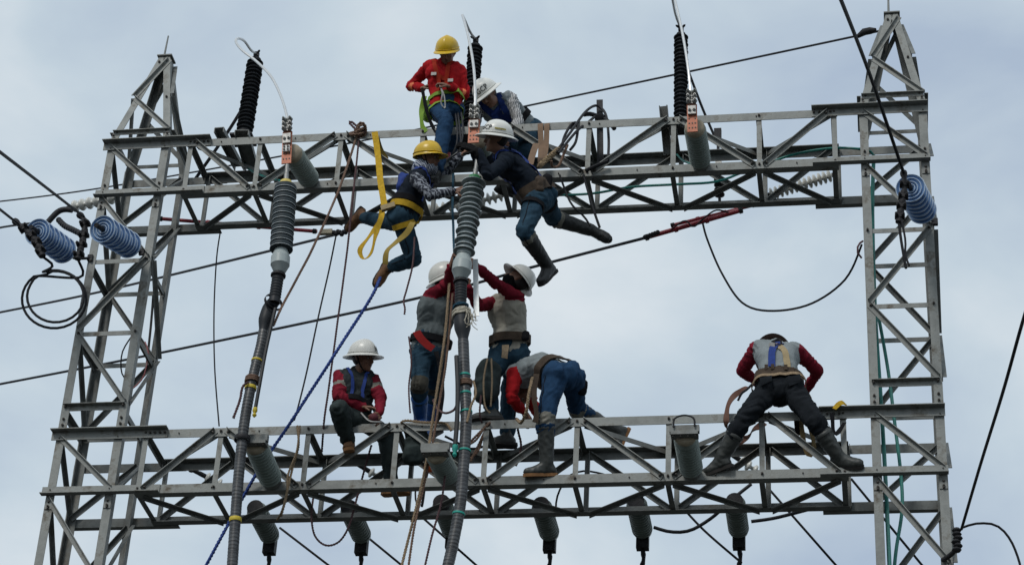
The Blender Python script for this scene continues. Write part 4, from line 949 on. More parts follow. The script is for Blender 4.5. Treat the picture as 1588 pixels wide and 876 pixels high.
def hand(mb, W, d, n, s, side, curl=0.6):
    """palm and five fingers: W wrist, d pointing direction, n palm normal (fingers curl towards it)"""
    d = d.normalized(); n = (n - d*n.dot(d)).normalized(); l = d.cross(n)*side
    for k in (-1, 0, 1): capsule(mb, W + l*k*0.020*s, W + d*0.075*s + l*k*0.026*s, 0.016*s, 0.0155*s, 8)
    for k, ln in zip((-1.5, -0.5, 0.5, 1.5), (0.060, 0.075, 0.080, 0.070)):
        b = W + d*0.085*s + l*k*0.0185*s; dd = d.copy(); p = b
        for j in range(3):
            a_ = curl*(0.5 + j*0.45); dd = (d*math.cos(a_*(j+1)*0.62) + n*math.sin(a_*(j+1)*0.62)).normalized()
            q = p + dd*ln*s*(0.45, 0.32, 0.25)[j]; capsule(mb, p, q, 0.0095*s*(1 - 0.08*j), 0.0088*s*(1 - 0.08*j), 8); p = q
    b = W + d*0.025*s + l*0.030*s; q = b + (d*0.55 + l*0.75 + n*0.35).normalized()*0.042*s; capsule(mb, b, q, 0.0125*s, 0.011*s, 8); capsule(mb, q, q + (d*0.9 + l*0.2 + n*0.45).normalized()*0.034*s, 0.0105*s, 0.009*s, 8)

def person(label, J, hf, hu, opt):
    """J: joints in world space (l_ and r_ are the person's own left and right)"""
    s = opt.get('s', 1.0); tall = opt.get('boot_h', 0.55) > 0.5
    opt['trl'] = max(0.2, 1 - opt.get('boot_h', 0.55) + 0.10) if tall else opt.get('trleg', 0.88)
    hc = (J['lh'] + J['rh'])/2; sc_ = (J['ls'] + J['rs'])/2
    feet = [J['la'], J['ra']]; base = min(feet, key=lambda p: p.z)
    t = thing('person', label, 'person', base, 'line workers')
    up = (sc_ - hc).normalized(); lat = (J['ls'] - J['rs']).normalized(); lat2 = (J['lh']-J['rh']).normalized(); fw = lat.cross(up).normalized()*1.0
    if 'front' in opt and fw.dot(Vector(opt['front'])) < 0: fw = -fw
    mid = (hc + sc_)/2 + (Vector(opt['bend']) if 'bend' in opt else -fw*0.03)
    hd = J['head']; hu = Vector(hu).normalized(); hf = Vector(hf); hf = (hf - hu*hf.dot(hu)).normalized(); hl = hu.cross(hf)
    nb = sc_ + up*0.05*s
    # ---- body: one continuous mesh
    def torso(mb, g_):
        for k in (-1, 1):
            capsule(mb, hc + lat2*k*0.055*s + up*0.02, mid + lat*k*0.05*s, (0.105+g_)*s, (0.098+g_)*s, 14)
            capsule(mb, mid + lat*k*0.05*s, sc_ - up*0.09*s + lat*k*0.068*s + fw*0.005, (0.098+g_)*s, (0.112+g_)*s, 14)
        capsule(mb, J['ls'] - lat*0.03*s, J['rs'] + lat*0.03*s, (0.068+g_)*s, (0.068+g_)*s, 14)
        capsule(mb, sc_ - up*0.02, nb + up*0.01, (0.085+g_)*s, (0.055+g_)*s, 12)
    def arms(mb, g_, to=1.0):
        for a_ in 'lr':
            S_, E_, W_ = J[a_+'s'], J[a_+'e'], J[a_+'w']
            capsule(mb, S_, E_, (0.056+g_)*s, (0.043+g_)*s, 12); capsule(mb, E_, E_.lerp(W_, to), (0.043+g_)*s, (0.030+g_)*s, 12)
    def pelvis(mb, g_):
        capsule(mb, J['lh'], J['rh'], (0.100+g_)*s, (0.100+g_)*s, 14)
        for a_ in 'lr': ellip(mb, J[a_+'h'] - fw*0.035*s + up*0.01, lat*(0.085+g_)*s, fw*(0.09+g_)*s, up*(0.10+g_)*s)
        capsule(mb, hc, hc + up*0.11*s, (0.115+g_)*s, (0.118+g_)*s, 14)
    def legs(mb, g_, to=1.0, flare=0.0):
        for a_ in 'lr':
            H_, K_, A_ = J[a_+'h'], J[a_+'k'], J[a_+'a']
            capsule(mb, H_, K_, (0.088+g_)*s, (0.060+g_)*s, 14); d = A_ - K_
            capsule(mb, K_, K_.lerp(A_, 0.35*to), (0.060+g_)*s, (0.058+g_ + flare)*s, 12); capsule(mb, K_.lerp(A_, 0.35*to), K_.lerp(A_, to), (0.058+g_+flare)*s, (0.042+g_ + flare)*s, 12)
    b = MB(); torso(b, -0.022); arms(b, -0.0125); pelvis(b, -0.022); legs(b, -0.02)
    capsule(b, nb - up*0.02, hd - hu*0.06*s, 0.056*s, 0.054*s, 12)
    ellip(b, hd + hu*0.025*s, hl*0.076*s, hf*0.096*s, hu*0.098*s, 20)
    ellip(b, hd - hu*0.045*s + hf*0.022*s, hl*0.058*s, hf*0.068*s, hu*0.075*s, 16)
    capsule(b, hd - hu*0.095*s + hf*0.065*s, hd - hu*0.09*s + hf*0.06*s, 0.022*s, 0.022*s, 8)
    capsule(b, hd + hu*0.012*s + hf*0.088*s, hd - hu*0.030*s + hf*0.106*s, 0.009*s, 0.0155*s, 8)
    for k in (-1, 1):
        capsule(b, hd - hu*0.01*s + hl*k*0.076*s - hf*0.005*s, hd + hu*0.025*s + hl*k*0.082*s - hf*0.015*s, 0.013*s, 0.017*s, 8)
        capsule(b, hd + hu*0.026*s + hl*k*0.018*s + hf*0.086*s, hd + hu*0.022*s + hl*k*0.055*s + hf*0.070*s, 0.011*s, 0.009*s, 8)
        capsule(b, hd - hu*0.02*s + hl*k*0.045*s + hf*0.06*s, hd - hu*0.03*s + hl*k*0.042*s + hf*0.06*s, 0.02*s, 0.02*s, 8)
    co, no, F_ = remesh(b, 0.011, 3)
    V = [Vector(x) for x in co]; FF = list(F_)
    hb = MB()
    for a_, sd in (('l', 1), ('r', -1)):
        W_ = J[a_+'w']; hdv = J.get(a_+'hd', (W_ - J[a_+'e'])); nn = J.get(a_+'hn', Vector((0, -0.3, -1)))
        if a_ + 'glove' not in opt: hand(hb, W_, hdv, nn, s, sd, opt.get(a_+'curl', 0.7))
    k0 = len(V); V += [Vector(x) for x in hb.v]; FF += [tuple(i + k0 for i in q) for q in hb.f]
    body = obj('body', V, FF, skin, t, True)
    for a_, sd in (('l', 1), ('r', -1)):
        if a_ + 'glove' in opt:
            gm = MB(); W_ = J[a_+'w']; hand(gm, W_, J.get(a_+'hd', (W_ - J[a_+'e'])), J.get(a_+'hn', Vector((0, -0.3, -1))), s*1.12, sd, opt.get(a_+'curl', 0.7)); capsule(gm, W_.lerp(J[a_+'e'], 0.2), W_, 0.036*s, 0.036*s, 10); gm.build('glove', glovem, t, True)
    # face details
    if not opt.get('noface'):
        for k in (-1, 1):
            e_ = MB().ico(hd + hu*0.004*s + hl*k*0.032*s + hf*0.083*s, 0.0115*s, 10).build('eye', eyew, t, True)
            MB().ico(hd + hu*0.003*s + hl*k*0.032*s + hf*0.0915*s, 0.0062*s, 8).build('iris', eyeb, e_, True)
            MB().tube([hd + hu*0.028*s + hl*k*0.018*s + hf*0.098*s, hd + hu*0.032*s + hl*k*0.038*s + hf*0.09*s, hd + hu*0.026*s + hl*k*0.055*s + hf*0.075*s], 0.0045*s, 6).build('eyebrow', hairm, t, True)
        MB().tube([hd - hu*0.058*s + hl*0.024*s + hf*0.080*s, hd - hu*0.056*s + hf*0.093*s, hd - hu*0.058*s - hl*0.024*s + hf*0.080*s], [0.004*s, 0.0075*s, 0.004*s], 6).build('lips', lipm, t, True)
    hm = MB(); ellip(hm, hd + hu*0.022*s - hf*0.018*s, hl*0.081*s, hf*0.088*s, hu*0.092*s, 20); hm.build('hair', hairm, t, True)
    # ---- clothing
    sh = MB(); torso(sh, 0.006); arms(sh, 0.004, opt.get('sleeve', 0.93))
    capsule(sh, hc + up*0.06*s, hc + up*0.16*s, 0.112*s, 0.118*s, 14)
    co, no, F_ = remesh(sh, 0.012, 5); co = folds(co, no, 0.0105, opt['seed'], [(hc, mid), (mid, sc_)] + [(J[a_+x], J[a_+y]) for a_ in 'lr' for x, y in ('se', 'ew')], [J['le'], J['re'], J['ls'], J['rs'], hc + up*0.12, J['lw'], J['rw']])
    top, slv = opt['top'], opt.get('slv', opt['top'])
    mi = None; ms = [top]
    extra = opt.get('bands', [])
    ms = [top, slv] + [x[3] for x in extra]; mi = []
    segs = [(J[a_+'s'], J[a_+'e'], J[a_+'w']) for a_ in 'lr']
    lut = {'l': segs[0], 'r': segs[1]}
    def pseg(p, A, B):
        ab = B - A; u_ = max(0, min(1, (p-A).dot(ab)/ab.length_squared)); return (p - (A + ab*u_)).length, u_
    cen = [(Vector(co[q[0]]) + Vector(co[q[2]]))/2 for q in F_]
    tsegs = []
    for k in (-1, 1):
        tsegs += [(hc + lat2*k*0.055*s + up*0.02, mid + lat*k*0.05*s, 0.108*s), (mid + lat*k*0.05*s, sc_ - up*0.09*s + lat*k*0.068*s, 0.112*s)]
    tsegs += [(J['ls'] - lat*0.03*s, J['rs'] + lat*0.03*s, 0.074*s), (sc_ - up*0.02, nb + up*0.01, 0.075*s)]
    for p in cen:
        dT = min(pseg(p, A_, B_)[0] - r_ for A_, B_, r_ in tsegs); da = 9; who = None; par = 0
        for a_ in 'lr':
            S_, E_, W_ = lut[a_]
            x1, u1 = pseg(p, S_, E_); x2, u2 = pseg(p, E_, W_)
            x1 -= (0.060 - 0.013*u1)*s; x2 -= (0.047 - 0.013*u2)*s
            if x1 < da: da, who, par = x1, a_, u1
            if x2 < da: da, who, par = x2, a_, 1 + u2
        k = 0
        if da < dT:
            k = 1
            for j, (a_, p0, p1, _) in enumerate(extra):
                if a_ in (who, 'b') and p0 < par < p1: k = 2 + j
        mi.append(k)
    shirt = obj('shirt', [Vector(x) for x in co], F_, top, t, True, mats=ms, midx=mi)
    bv = BVHTree.FromPolygons([Vector(x) for x in co], F_)
    tr = MB(); pelvis(tr, 0.008); legs(tr, 0.010, opt['trl'], opt.get('flare', 0.006))
    co, no, F_ = remesh(tr, 0.012, 5); co = folds(co, no, 0.011, opt['seed'] + 5, [(hc, hc + up*0.1)] + [(J[a_+x], J[a_+y]) for a_ in 'lr' for x, y in ('hk', 'ka')], [J['lk'], J['rk'], J['lh'], J['rh'], J['lk'].lerp(J['la'], opt['trl']), J['rk'].lerp(J['ra'], opt['trl'])])
    trm = [opt['pants']] + [x[3] for x in opt.get('legbands', [])]; mi = []
    for q in F_:
        p = (Vector(co[q[0]]) + Vector(co[q[2]]))/2; k = 0
        if len(trm) > 1:
            da = 9
            for a_ in 'lr':
                x1, u1 = pseg(p, J[a_+'h'], J[a_+'k']); x2, u2 = pseg(p, J[a_+'k'], J[a_+'a'])
                if x1 < da: da, who, par = x1, a_, u1
                if x2 < da: da, who, par = x2, a_, 1 + u2
            for j, (a_, p0, p1, _) in enumerate(opt['legbands']):
                if a_ in (who, 'b') and p0 < par < p1: k = 1 + j
        mi.append(k)
    obj('trousers', [Vector(x) for x in co], F_, opt['pants'], t, True, mats=trm, midx=mi)
    bvt = BVHTree.FromPolygons([Vector(x) for x in co], F_)
    for a_ in 'lr':
        K_, A_, T_ = J[a_+'k'], J[a_+'a'], J[a_+'t']
        sd = (A_ - K_).normalized(); fd = (T_ - A_).normalized(); dn = sd - fd*sd.dot(fd)
        if dn.length < 0.2: dn = sd - fd*sd.dot(fd) + Vector((0, 0, -0.3)); dn = dn - fd*dn.dot(fd)
        dn.normalize(); lt = fd.cross(dn)
        bt = MB(); hgt = opt.get('boot_h', 0.55)
        heel = A_ + dn*0.045*s - fd*0.035*s; ball = A_ + dn*0.052*s + fd*0.11*s; toe = A_ + dn*0.055*s + fd*0.165*s
        capsule(bt, K_.lerp(A_, 1 - hgt), A_, (0.073 if tall else 0.048)*s, (0.054 if tall else 0.048)*s, 14); capsule(bt, A_, heel, 0.053*s, 0.044*s, 12); capsule(bt, A_ + dn*0.01, ball, 0.05*s, 0.042*s, 12)
        for k in (-1, 1): capsule(bt, heel + lt*k*0.006*s, ball + lt*k*0.012*s, 0.036*s, 0.040*s, 12); capsule(bt, ball + lt*k*0.012*s, toe + lt*k*0.008*s, 0.040*s, 0.033*s, 12)
        co, no, F_ = remesh(bt, 0.010, 4); co = crumple(co, no, 0.004, opt['seed'] + 9, 16)
        bo = obj('boot', [Vector(x) for x in co], F_, opt['boot'], t, True)
        rimp = K_.lerp(A_, 1 - hgt)
        if tall: MB().lathe(rimp - sd*0.012, sd, [(-0.01, 0.069*s), (0.0, 0.075*s), (0.004, 0.078*s), (0.022, 0.078*s), (0.026, 0.072*s)], 20, cap=False).build('cuff', opt['boot'], bo, True)
        outl = [(-0.085, 0.022), (-0.078, 0.034), (-0.04, 0.040), (0.02, 0.036), (0.08, 0.046), (0.14, 0.048), (0.185, 0.034), (0.202, 0.012)]
        outl = outl + [(x, -y) for x, y in reversed(outl)]
        v = []
        for z in (0.070, 0.096):
            for x, y in outl: v.append(A_ + fd*x*s + lt*y*s + dn*z*s)
        n = len(outl); MB().add(v, [tuple(range(n)), tuple(range(2*n-1, n-1, -1))] + [(i, (i+1) % n, n+(i+1) % n, n+i) for i in range(n)]).build('sole', opt.get('sole', soled), bo)
    for a_, sd in (('l', 1), ('r', -1)):
        H_, K_, A_ = J[a_+'h'], J[a_+'k'], J[a_+'a']; E2 = K_.lerp(A_, opt['trl']*0.9); side_ = lat2*sd
        q = []
        for A2, B2 in ((H_, K_), (K_, E2)):
            dv = (B2-A2).normalized(); sv_ = (side_ - dv*side_.dot(dv))
            sv_ = sv_.normalized() if sv_.length > 0.1 else basis(dv)[0]
            for u_ in (0.1, 0.35, 0.6, 0.85):
                c_ = A2.lerp(B2, u_); h = bvt.ray_cast(c_, sv_, 0.2)
                if h[0] is not None: q.append(h[0])
        if len(q) > 3: strap('seam', q, 0.007, opt.get('seamm', blackw), t, bvt, off=0.001, thick=0.003)
        dv = (K_-H_).normalized(); pc = H_ - fw*0.09*s + lat2*sd*0.02
        pk = [pc + up*0.04*s - fw*0.06, pc - up*0.03*s - fw*0.06, pc - up*0.09*s - fw*0.05]
        if opt.get('pockets'): strap('back_pocket', pk, 0.10*s, opt['pants'], t, bvt, off=0.003, thick=0.006)
    # ---- helmet
    out_ = dict(t=t, bv=bv, bvt=bvt, up=up, lat=lat, fw=fw, hc=hc, sc=sc_, mid=mid, hd=hd, hu=hu, hf=hf, hl=hl, s=s)
    if opt.get('helmet'):
        tilt = opt.get('tilt', 0.0)
        u2 = (hu + hf*tilt).normalized()
        ho, sf, fr_ = helmet(t, hd + hu*0.045*s - hf*0.004*s, u2, hf, opt['helmet'], {'w': helw, 'y': hely, 'b': helb}[opt['hcol']], s*opt.get('hs', 1.0))
        out_['helmet'] = ho; out_['hsurf'] = sf
    # chin strap
    if opt.get('chin'):
        strap('chin_strap', [hd + hl*0.085*s + hu*0.03*s, hd + hl*0.068*s - hu*0.06*s + hf*0.02*s, hd - hu*0.122*s + hf*0.05*s, hd - hl*0.068*s - hu*0.06*s + hf*0.02*s, hd - hl*0.085*s + hu*0.03*s], 0.014, blackw, t, None, side=hf)
    return out_
def belt(o, name, h0, wd, m_, off=0.012, r=0.3, thick=0.007, use='bv', tilt=0.0):
    ul = (o['mid'] - o['hc']).normalized(); c = o['hc'] + ul*h0*o['s']
    lt_ = (o['lat'] - ul*o['lat'].dot(ul)).normalized(); ft_ = ul.cross(lt_)
    pts = [c + lt_*math.cos(a_)*r + ft_*math.sin(a_)*r + ul*tilt*math.sin(a_) for a_ in [2*math.pi*k/24 for k in range(25)]]
    # shrink on to whichever garment is outside
    P = resample(pts, 0.03); Q = []; NN = []
    for p in P:
        dirv = (c - p).normalized(); best = None
        for b_ in (o['bv'], o['bvt']):
            h = b_.ray_cast(c, -dirv, 0.21)
            if h[0] is not None and (best is None or (h[0]-c).length > (best-c).length): best = h[0]
        best = best if best is not None else c - dirv*0.13
        Q.append(best - dirv*off); NN.append(-dirv)
    n = len(Q); Q = [(Q[i-1 if i else n-2] + Q[i]*2 + Q[(i+1) if i < n-1 else 1])/4 for i in range(n)]
    v = []; f = []
    for p, n_ in zip(Q, NN): v += [p - ul*wd/2, p + ul*wd/2, p + ul*wd/2 + n_*thick, p - ul*wd/2 + n_*thick]
    for i in range(n-1):
        for k in range(4): f.append((4*i+k, 4*i+(k+1) % 4, 4*i+4+(k+1) % 4, 4*i+4+k))
    return MB().add(v, f).build(name, m_, o['t'], True)
def shoulder_straps(o, m_, wd=0.042, back=True, front=True, name='harness_strap'):
    s, c, f_, l, u = o['s'], o['sc'], o['fw'], o['lat'], o['up']; R_ = []
    for k in (-1, 1):
        top = c + l*k*0.095*s + u*0.10*s
        fr_ = [top, c + l*k*0.10*s + f_*0.2*s - u*0.08*s, c + l*k*0.085*s + f_*0.2*s - u*0.25*s, o['hc'] + l*k*0.09*s + f_*0.2*s + u*0.12*s]
        bk = [top, c + l*k*0.07*s - f_*0.2*s - u*0.08*s, c - l*k*0.0*s - f_*0.2*s - u*0.17*s, o['hc'] - l*k*0.09*s - f_*0.2*s + u*0.12*s]
        if front: R_.append(strap(name, fr_, wd, m_, o['t'], o['bv'], axis=(o['hc'], o['sc'])))
        if back: R_.append(strap(name, bk, wd, m_, o['t'], o['bv'], off=0.009 if k > 0 else 0.014, axis=(o['hc'], o['sc'])))
    return R_
def leg_strap(o, J, a_, m_, wd=0.04, name='leg_strap', fr=0.22):
    H_, K_ = J[a_+'h'], J[a_+'k']; c = H_.lerp(K_, fr); d = (K_-H_).normalized(); u, v = basis(d)
    pts = [c + (u*math.cos(x) + v*math.sin(x))*0.25 + o['up']*0.0 for x in [2*math.pi*k/16 for k in range(17)]]
    P = []
    for p in pts:
        h = o['bvt'].ray_cast(p, (c-p).normalized(), 0.25); P.append((h[0] if h[0] is not None else c) - (c-p).normalized()*0.008)
    return strap(name, P, wd, m_, o['t'], None, step=0.02, side=(0.01, -1, 0.02)) if False else ring_strap(name, P, wd, m_, o['t'], c, d)
def ring_strap(name, P, wd, m_, t, c, d, thick=0.004):
    v = []; f = []; n = len(P)
    for p in P:
        n_ = (p-c); n_ = (n_ - d*n_.dot(d)).normalized(); v += [p - d*wd/2, p + d*wd/2, p + d*wd/2 + n_*thick, p - d*wd/2 + n_*thick]
    for i in range(n-1):
        for k in range(4): f.append((4*i+k, 4*i+(k+1) % 4, 4*i+4+(k+1) % 4, 4*i+4+k))
    return MB().add(v, f).build(name, m_, t, True)
def pouch(o, name, c, sx, sy, sz, m_):
    mb = MB(); c = Vector(c)
    capsule(mb, c + Vector((0, 0, sz*0.35)), c - Vector((0, 0, sz*0.35)), sx*0.42, sx*0.5, 10); capsule(mb, c + Vector((sx*0.25, 0, sz*0.3)), c + Vector((sx*0.2, 0, -sz*0.35)), sx*0.4, sx*0.42, 10)
    co, no, F_ = remesh(mb, 0.012, 3); co = crumple(co, no, 0.016, 3, 9)
    return obj(name, [Vector(x) for x in co], F_, m_, o['t'], True)
UA, FA, TH, SH = 0.285, 0.245, 0.41, 0.41
def limbs(J, s, arms, legs):
    """arms/legs: key -> (mid px, mid py, far, end px, end py, far) solved with true bone lengths"""
    for a_, q in arms.items():
        J[a_+'e'] = reach(J[a_+'s'], q[0], q[1], UA*s, q[2]); J[a_+'w'] = reach(J[a_+'e'], q[3], q[4], FA*s, q[5])
    for a_, q in legs.items():
        J[a_+'k'] = reach(J[a_+'h'], q[0], q[1], TH*s, q[2]); J[a_+'a'] = reach(J[a_+'k'], q[3], q[4], SH*s, q[5])
def toes(J, l, r):
    J['lt'] = J['la'] + Vector(l); J['rt'] = J['ra'] + Vector(r)
ZB = ZL + CW/2; ZTOP = ZL + HB + CW/2

# -- man in red on the upper beam, facing us, looking down at his hands
s = 0.95
J = dict(ls=at(712, 109, 0.06), rs=at(664, 104, 0.06), lh=at(703, 170, 0.14), rh=at(681, 170, 0.10), head=at(694, 83, -0.03))
limbs(J, s, {'l': (722, 148, False, 697, 134, False), 'r': (638, 133, True, 655, 137, False)}, {'r': (691, 190, False, 679, 238, True), 'l': (703, 215, True, 700, 258, True)})
J['ra'] = at(676, 272, -0.12); J['lhd'] = Vector((-0.9, -0.2, 0.25)); J['rhd'] = Vector((0.9, -0.3, 0.15)); J['lhn'] = Vector((0, 0.6, -0.7)); J['rhn'] = Vector((0, 0.6, -0.7))
toes(J, (0.02, -0.2, -0.05), (0.0, -0.2, -0.1))
o = person('man in red long-sleeved shirt and yellow helmet atop the upper beam', J, (-0.12, -1, -1.0), (0, -0.95, 0.9), dict(s=s, front=(0, -1, 0), seed=1, top=redsh, pants=denim, boot=rubb, boot_h=0.25, helmet='cap', hcol='y', bands=[('b', 1.18, 1.36, oranget)], lcurl=1.0, rcurl=0.9))
m1, J1 = o, J
shoulder_straps(o, orangew, 0.04, True, True); belt(o, 'waist_belt', 0.10, 0.04, limew, 0.012)
strap('chest_strap', [o['sc'] + o['lat']*0.12 + o['fw']*0.25 - o['up']*0.15, o['sc'] + o['fw']*0.25 - o['up']*0.16, o['sc'] - o['lat']*0.12 + o['fw']*0.25 - o['up']*0.15], 0.035, orangew, o['t'], o['bv'], axis=(o['hc'], o['sc']))
for a_ in 'lr': leg_strap(o, J, a_, limew, 0.042, fr=0.15 if a_ == 'r' else 0.25)
for k in (-1, 1):
    q = o['sc'] + o['lat']*k*0.1 + o['fw']*0.25 - o['up']*0.17; h = o['bv'].find_nearest(q); MB().box(h[0] + h[1]*0.016, 0.05, 0.012, 0.035).build('buckle', greym, o['t'])
q = at(656, 175, 0.02); strap('lime_lanyard', [at(658, 150, 0.05), at(654, 170, 0.0), at(655, 196, 0.0), at(662, 205, 0.0)], 0.05, limew, o['t'], None, twist=0.9)
strap('grey_lanyard', [at(655, 140, -0.02), at(660, 165, -0.03), at(668, 190, 0.0), at(676, 205, 0.0)], 0.035, blackw, o['t'], None, twist=0.9)
MB().tube(resample([at(682, 133, -0.1), at(686, 145, -0.12), at(684, 160, -0.1), at(690, 168, -0.08), at(689, 150, -0.1), at(684, 136, -0.1)], 0.01), 0.007, 6).build('carabiner', zinc, o['t'], True)
pouch(o, 'tool_bag', at(664, 172, 0.1), 0.10, 0.1, 0.2, limew)

# -- stooping man in striped sleeves behind the centre arrester
s = 0.98
J = dict(ls=at(792, 152, 0.05), rs=at(742, 168, 0.10), lh=at(824, 200, 0.35), rh=at(800, 204, 0.40), head=at(757, 148, -0.08))
limbs(J, s, {'l': (805, 190, False, 790, 212, False), 'r': (735, 195, False, 742, 222, False)}, {'l': (812, 240, False, 818, 290, True), 'r': (792, 245, False, 800, 292, True)})
toes(J, (-0.15, -0.15, -0.03), (-0.15, -0.15, -0.03))
o = person('stooping man in white helmet and striped sleeves behind the centre arrester', J, (-0.32, -0.5, -1.0), (-0.55, -0.62, 0.55), dict(s=s, front=(-0.2, -1, -0.3), seed=2, top=greysh, slv=stripes, pants=denimd, boot=rubb, helmet='full', hcol='w'))
m2 = o
helmet_text(o['helmet'], o['hsurf'], 'GCP', 0.55, 0.34, 0.07, inkm)
shoulder_straps(o, navyw, 0.06); belt(o, 'waist_belt', 0.12, 0.06, blackw, 0.02)
strap('vest_panel', [o['sc'] + o['fw']*0.25 + o['lat']*0.02 + o['up']*0.04, o['sc'] + o['fw']*0.3 - o['up']*0.2], 0.16, navyw, o['t'], o['bv'], axis=(o['hc'], o['sc']))

# -- hanging man in plaid with yellow harness, facing right
s = 0.97
J = dict(rs=at(645, 277, -0.42), ls=at(660, 268, -0.12), rh=at(621, 335, -0.30), lh=at(630, 340, -0.16), head=at(664, 247, -0.30))
limbs(J, s, {'r': (667, 303, False, 706, 297, True), 'l': (690, 268, True, 716, 240, False)}, {'l': (600, 345, True, 556, 338, True), 'r': (645, 412, False, 602, 416, True)})
J['la'] = at(560, 336, 0.42); J['rhd'] = Vector((1, -0.2, 0.1)); J['lhd'] = Vector((0.7, -0.1, 0.6)); J['rhn'] = Vector((0, 0.8, -0.2)); J['lhn'] = Vector((0.6, 0.5, -0.3))
toes(J, (-0.12, 0.06, -0.14), tuple(at(584, 452, J['ra'].y) - J['ra']))
o = person('hanging man in yellow helmet, plaid sleeves and yellow harness', J, (1, -0.2, -0.05), (0.0, -0.38, 1), dict(s=s, front=(1, 0, 0), seed=3, top=navyj, slv=plaid, pants=denimd, boot=leath, boot_h=0.30, helmet='cap', hcol='y', chin=True, trleg=0.82, flare=0.0, lcurl=1.0))
m3, J3 = o, J
belt(o, 'waist_belt', 0.07, 0.06, yellow, 0.018); belt(o, 'tool_belt', 0.14, 0.055, blackw, 0.016)
shoulder_straps(o, navyw, 0.05)
leg_strap(o, J, 'r', yellow, 0.05, fr=0.22)
capsule_ = MB(); capsule(capsule_, o['sc'] + o['up']*0.07 - o['fw']*0.02, o['sc'] + o['up']*0.10 + o['fw']*0.05, 0.085, 0.07, 14)
co, no, F_ = remesh(capsule_, 0.01, 3); co = crumple(co, no, 0.010, 8, 20); obj('neck_scarf', [Vector(x) for x in co], F_, checks, o['t'], True)
pouch(o, 'harness_pad', o['sc'] - o['fw']*0.13 - o['up']*0.12, 0.10, 0.1, 0.16, navyw)

# -- man in dark jacket leaning out from the upper beam, legs dangling
s = 1.0
J = dict(ls=at(786, 251, -0.84), rs=at(778, 240, -0.52), lh=at(829, 312, -0.60), rh=at(843, 306, -0.42), head=at(770, 217, -0.80))
limbs(J, s, {'l': (757, 272, False, 740, 234, True), 'r': (750, 262, True, 732, 232, False)}, {'l': (814, 361, False, 849, 413, True), 'r': (858, 338, True, 915, 357, True)})
J['lhd'] = Vector((-0.8, -0.2, 0.35)); J['rhd'] = Vector((-0.8, -0.3, 0.3)); J['lhn'] = Vector((-0.3, 0.8, -0.3)); J['rhn'] = Vector((-0.2, 0.8, -0.4))
toes(J, tuple(at(829, 432, J['la'].y - 0.1) - J['la']), (0.10, 0.0, -0.08))
o = person('leaning man in white helmet and dark jacket, black boots dangling', J, (-1, -0.3, -0.3), (0.16, -0.5, 1), dict(s=s, front=(-1, -0.2, 0), seed=4, top=navyj, pants=denimd, boot=rubb, boot_h=0.78, helmet='full', hcol='w', lglove=1, rglove=1, legbands=[('b', 1.06, 1.22, reflm)], trleg=0.6, lcurl=1.1, rcurl=1.1))
m4, J4 = o, J
helmet_text(o['helmet'], o['hsurf'], 'GCP', 0.45, 0.36, 0.06, inkm)
sf = o['hsurf']; v = []; nn = 8
for k in range(nn+1):
    for e_ in (0.27, 0.37): v.append(sf(1.15 + 0.75*k/nn, e_ - 0.02*k/nn, 0.006))
MB().add(v, [(2*k, 2*k+1, 2*k+3, 2*k+2) for k in range(nn)]).build('gold_label', goldm, o['helmet'])
belt(o, 'tool_belt', 0.08, 0.10, beltm, 0.022, thick=0.012); shoulder_straps(o, navyw, 0.05)
pouch(o, 'leather_pouch', o['hc'] + o['up']*0.03 - o['fw']*0.05 + Vector((0.0, -0.14, 0.0)), 0.075, 0.06, 0.15, beltm)
pouch(o, 'tool_roll', o['hc'] + o['up']*0.08 - o['fw']*0.15, 0.065, 0.06, 0.12, blackw)
for a_ in 'lr': leg_strap(o, J, a_, blackw, 0.045, fr=0.2)

# -- seated man on the lower beam
s = 1.0
J = dict(rs=at(528, 584, -0.02), ls=at(577, 588, 0.10), rh=at(533, 648, 0.02), lh=at(560, 650, 0.08), head=at(563, 557, -0.02))
limbs(J, s, {'r': (524, 614, False, 566, 632, False), 'l': (590, 618, False, 588, 644, False)}, {'r': (525, 632, False, 541, 688, True), 'l': (600, 676, True, 606, 745, True)})
J['la'] = at(608, 752, 0.42)
J['rhd'] = Vector((0.95, -0.1, -0.15)); J['lhd'] = Vector((-0.2, -0.5, -0.4)); J['rhn'] = Vector((0, 0.4, -1)); J['lhn'] = Vector((-0.8, 0.3, -0.3))
toes(J, (0.16, -0.06, -0.02), (0.02, -0.2, -0.06))
o = person('seated man in white helmet and maroon jacket on the lower beam', J, (0.9, -0.42, -0.1), (0.04, -0.4, 1), dict(s=s, front=(0.5, -1, 0), seed=5, top=mat('charcoal_vest', (0.032, 0.038, 0.04), 0.9, 0, 0.25, 12, 0.3, 100, spec=0.1), slv=marsh, pants=denimg, boot=leath, boot_h=0.4, sole=solet, helmet='full', hcol='w', chin=True, bands=[('b', 0.42, 0.60, reflm)], lcurl=1.3))
m5 = o
helmet_text(o['helmet'], o['hsurf'], 'N', 0.12, 0.30, 0.07, inkm)
shoulder_straps(o, navyw, 0.03); belt(o, 'waist_belt', 0.10, 0.05, blackw, 0.018)
q = J['lw'] + Vector((-0.02, -0.10, -0.08)); MB().ico(q, 0.042, 14).build('maroon_glove_ball', mat('dark_maroon', (0.09, 0.012, 0.02), 0.8), o['t'], True)  # plain dark red ball standing in for his gloved fist
MB().tube(resample([at(560, 640, -0.3), at(572, 652, -0.32), at(585, 654, -0.32), at(592, 654, -0.3)], 0.02), 0.008, 6).build('tool_rod', zinc, o['t'], True)

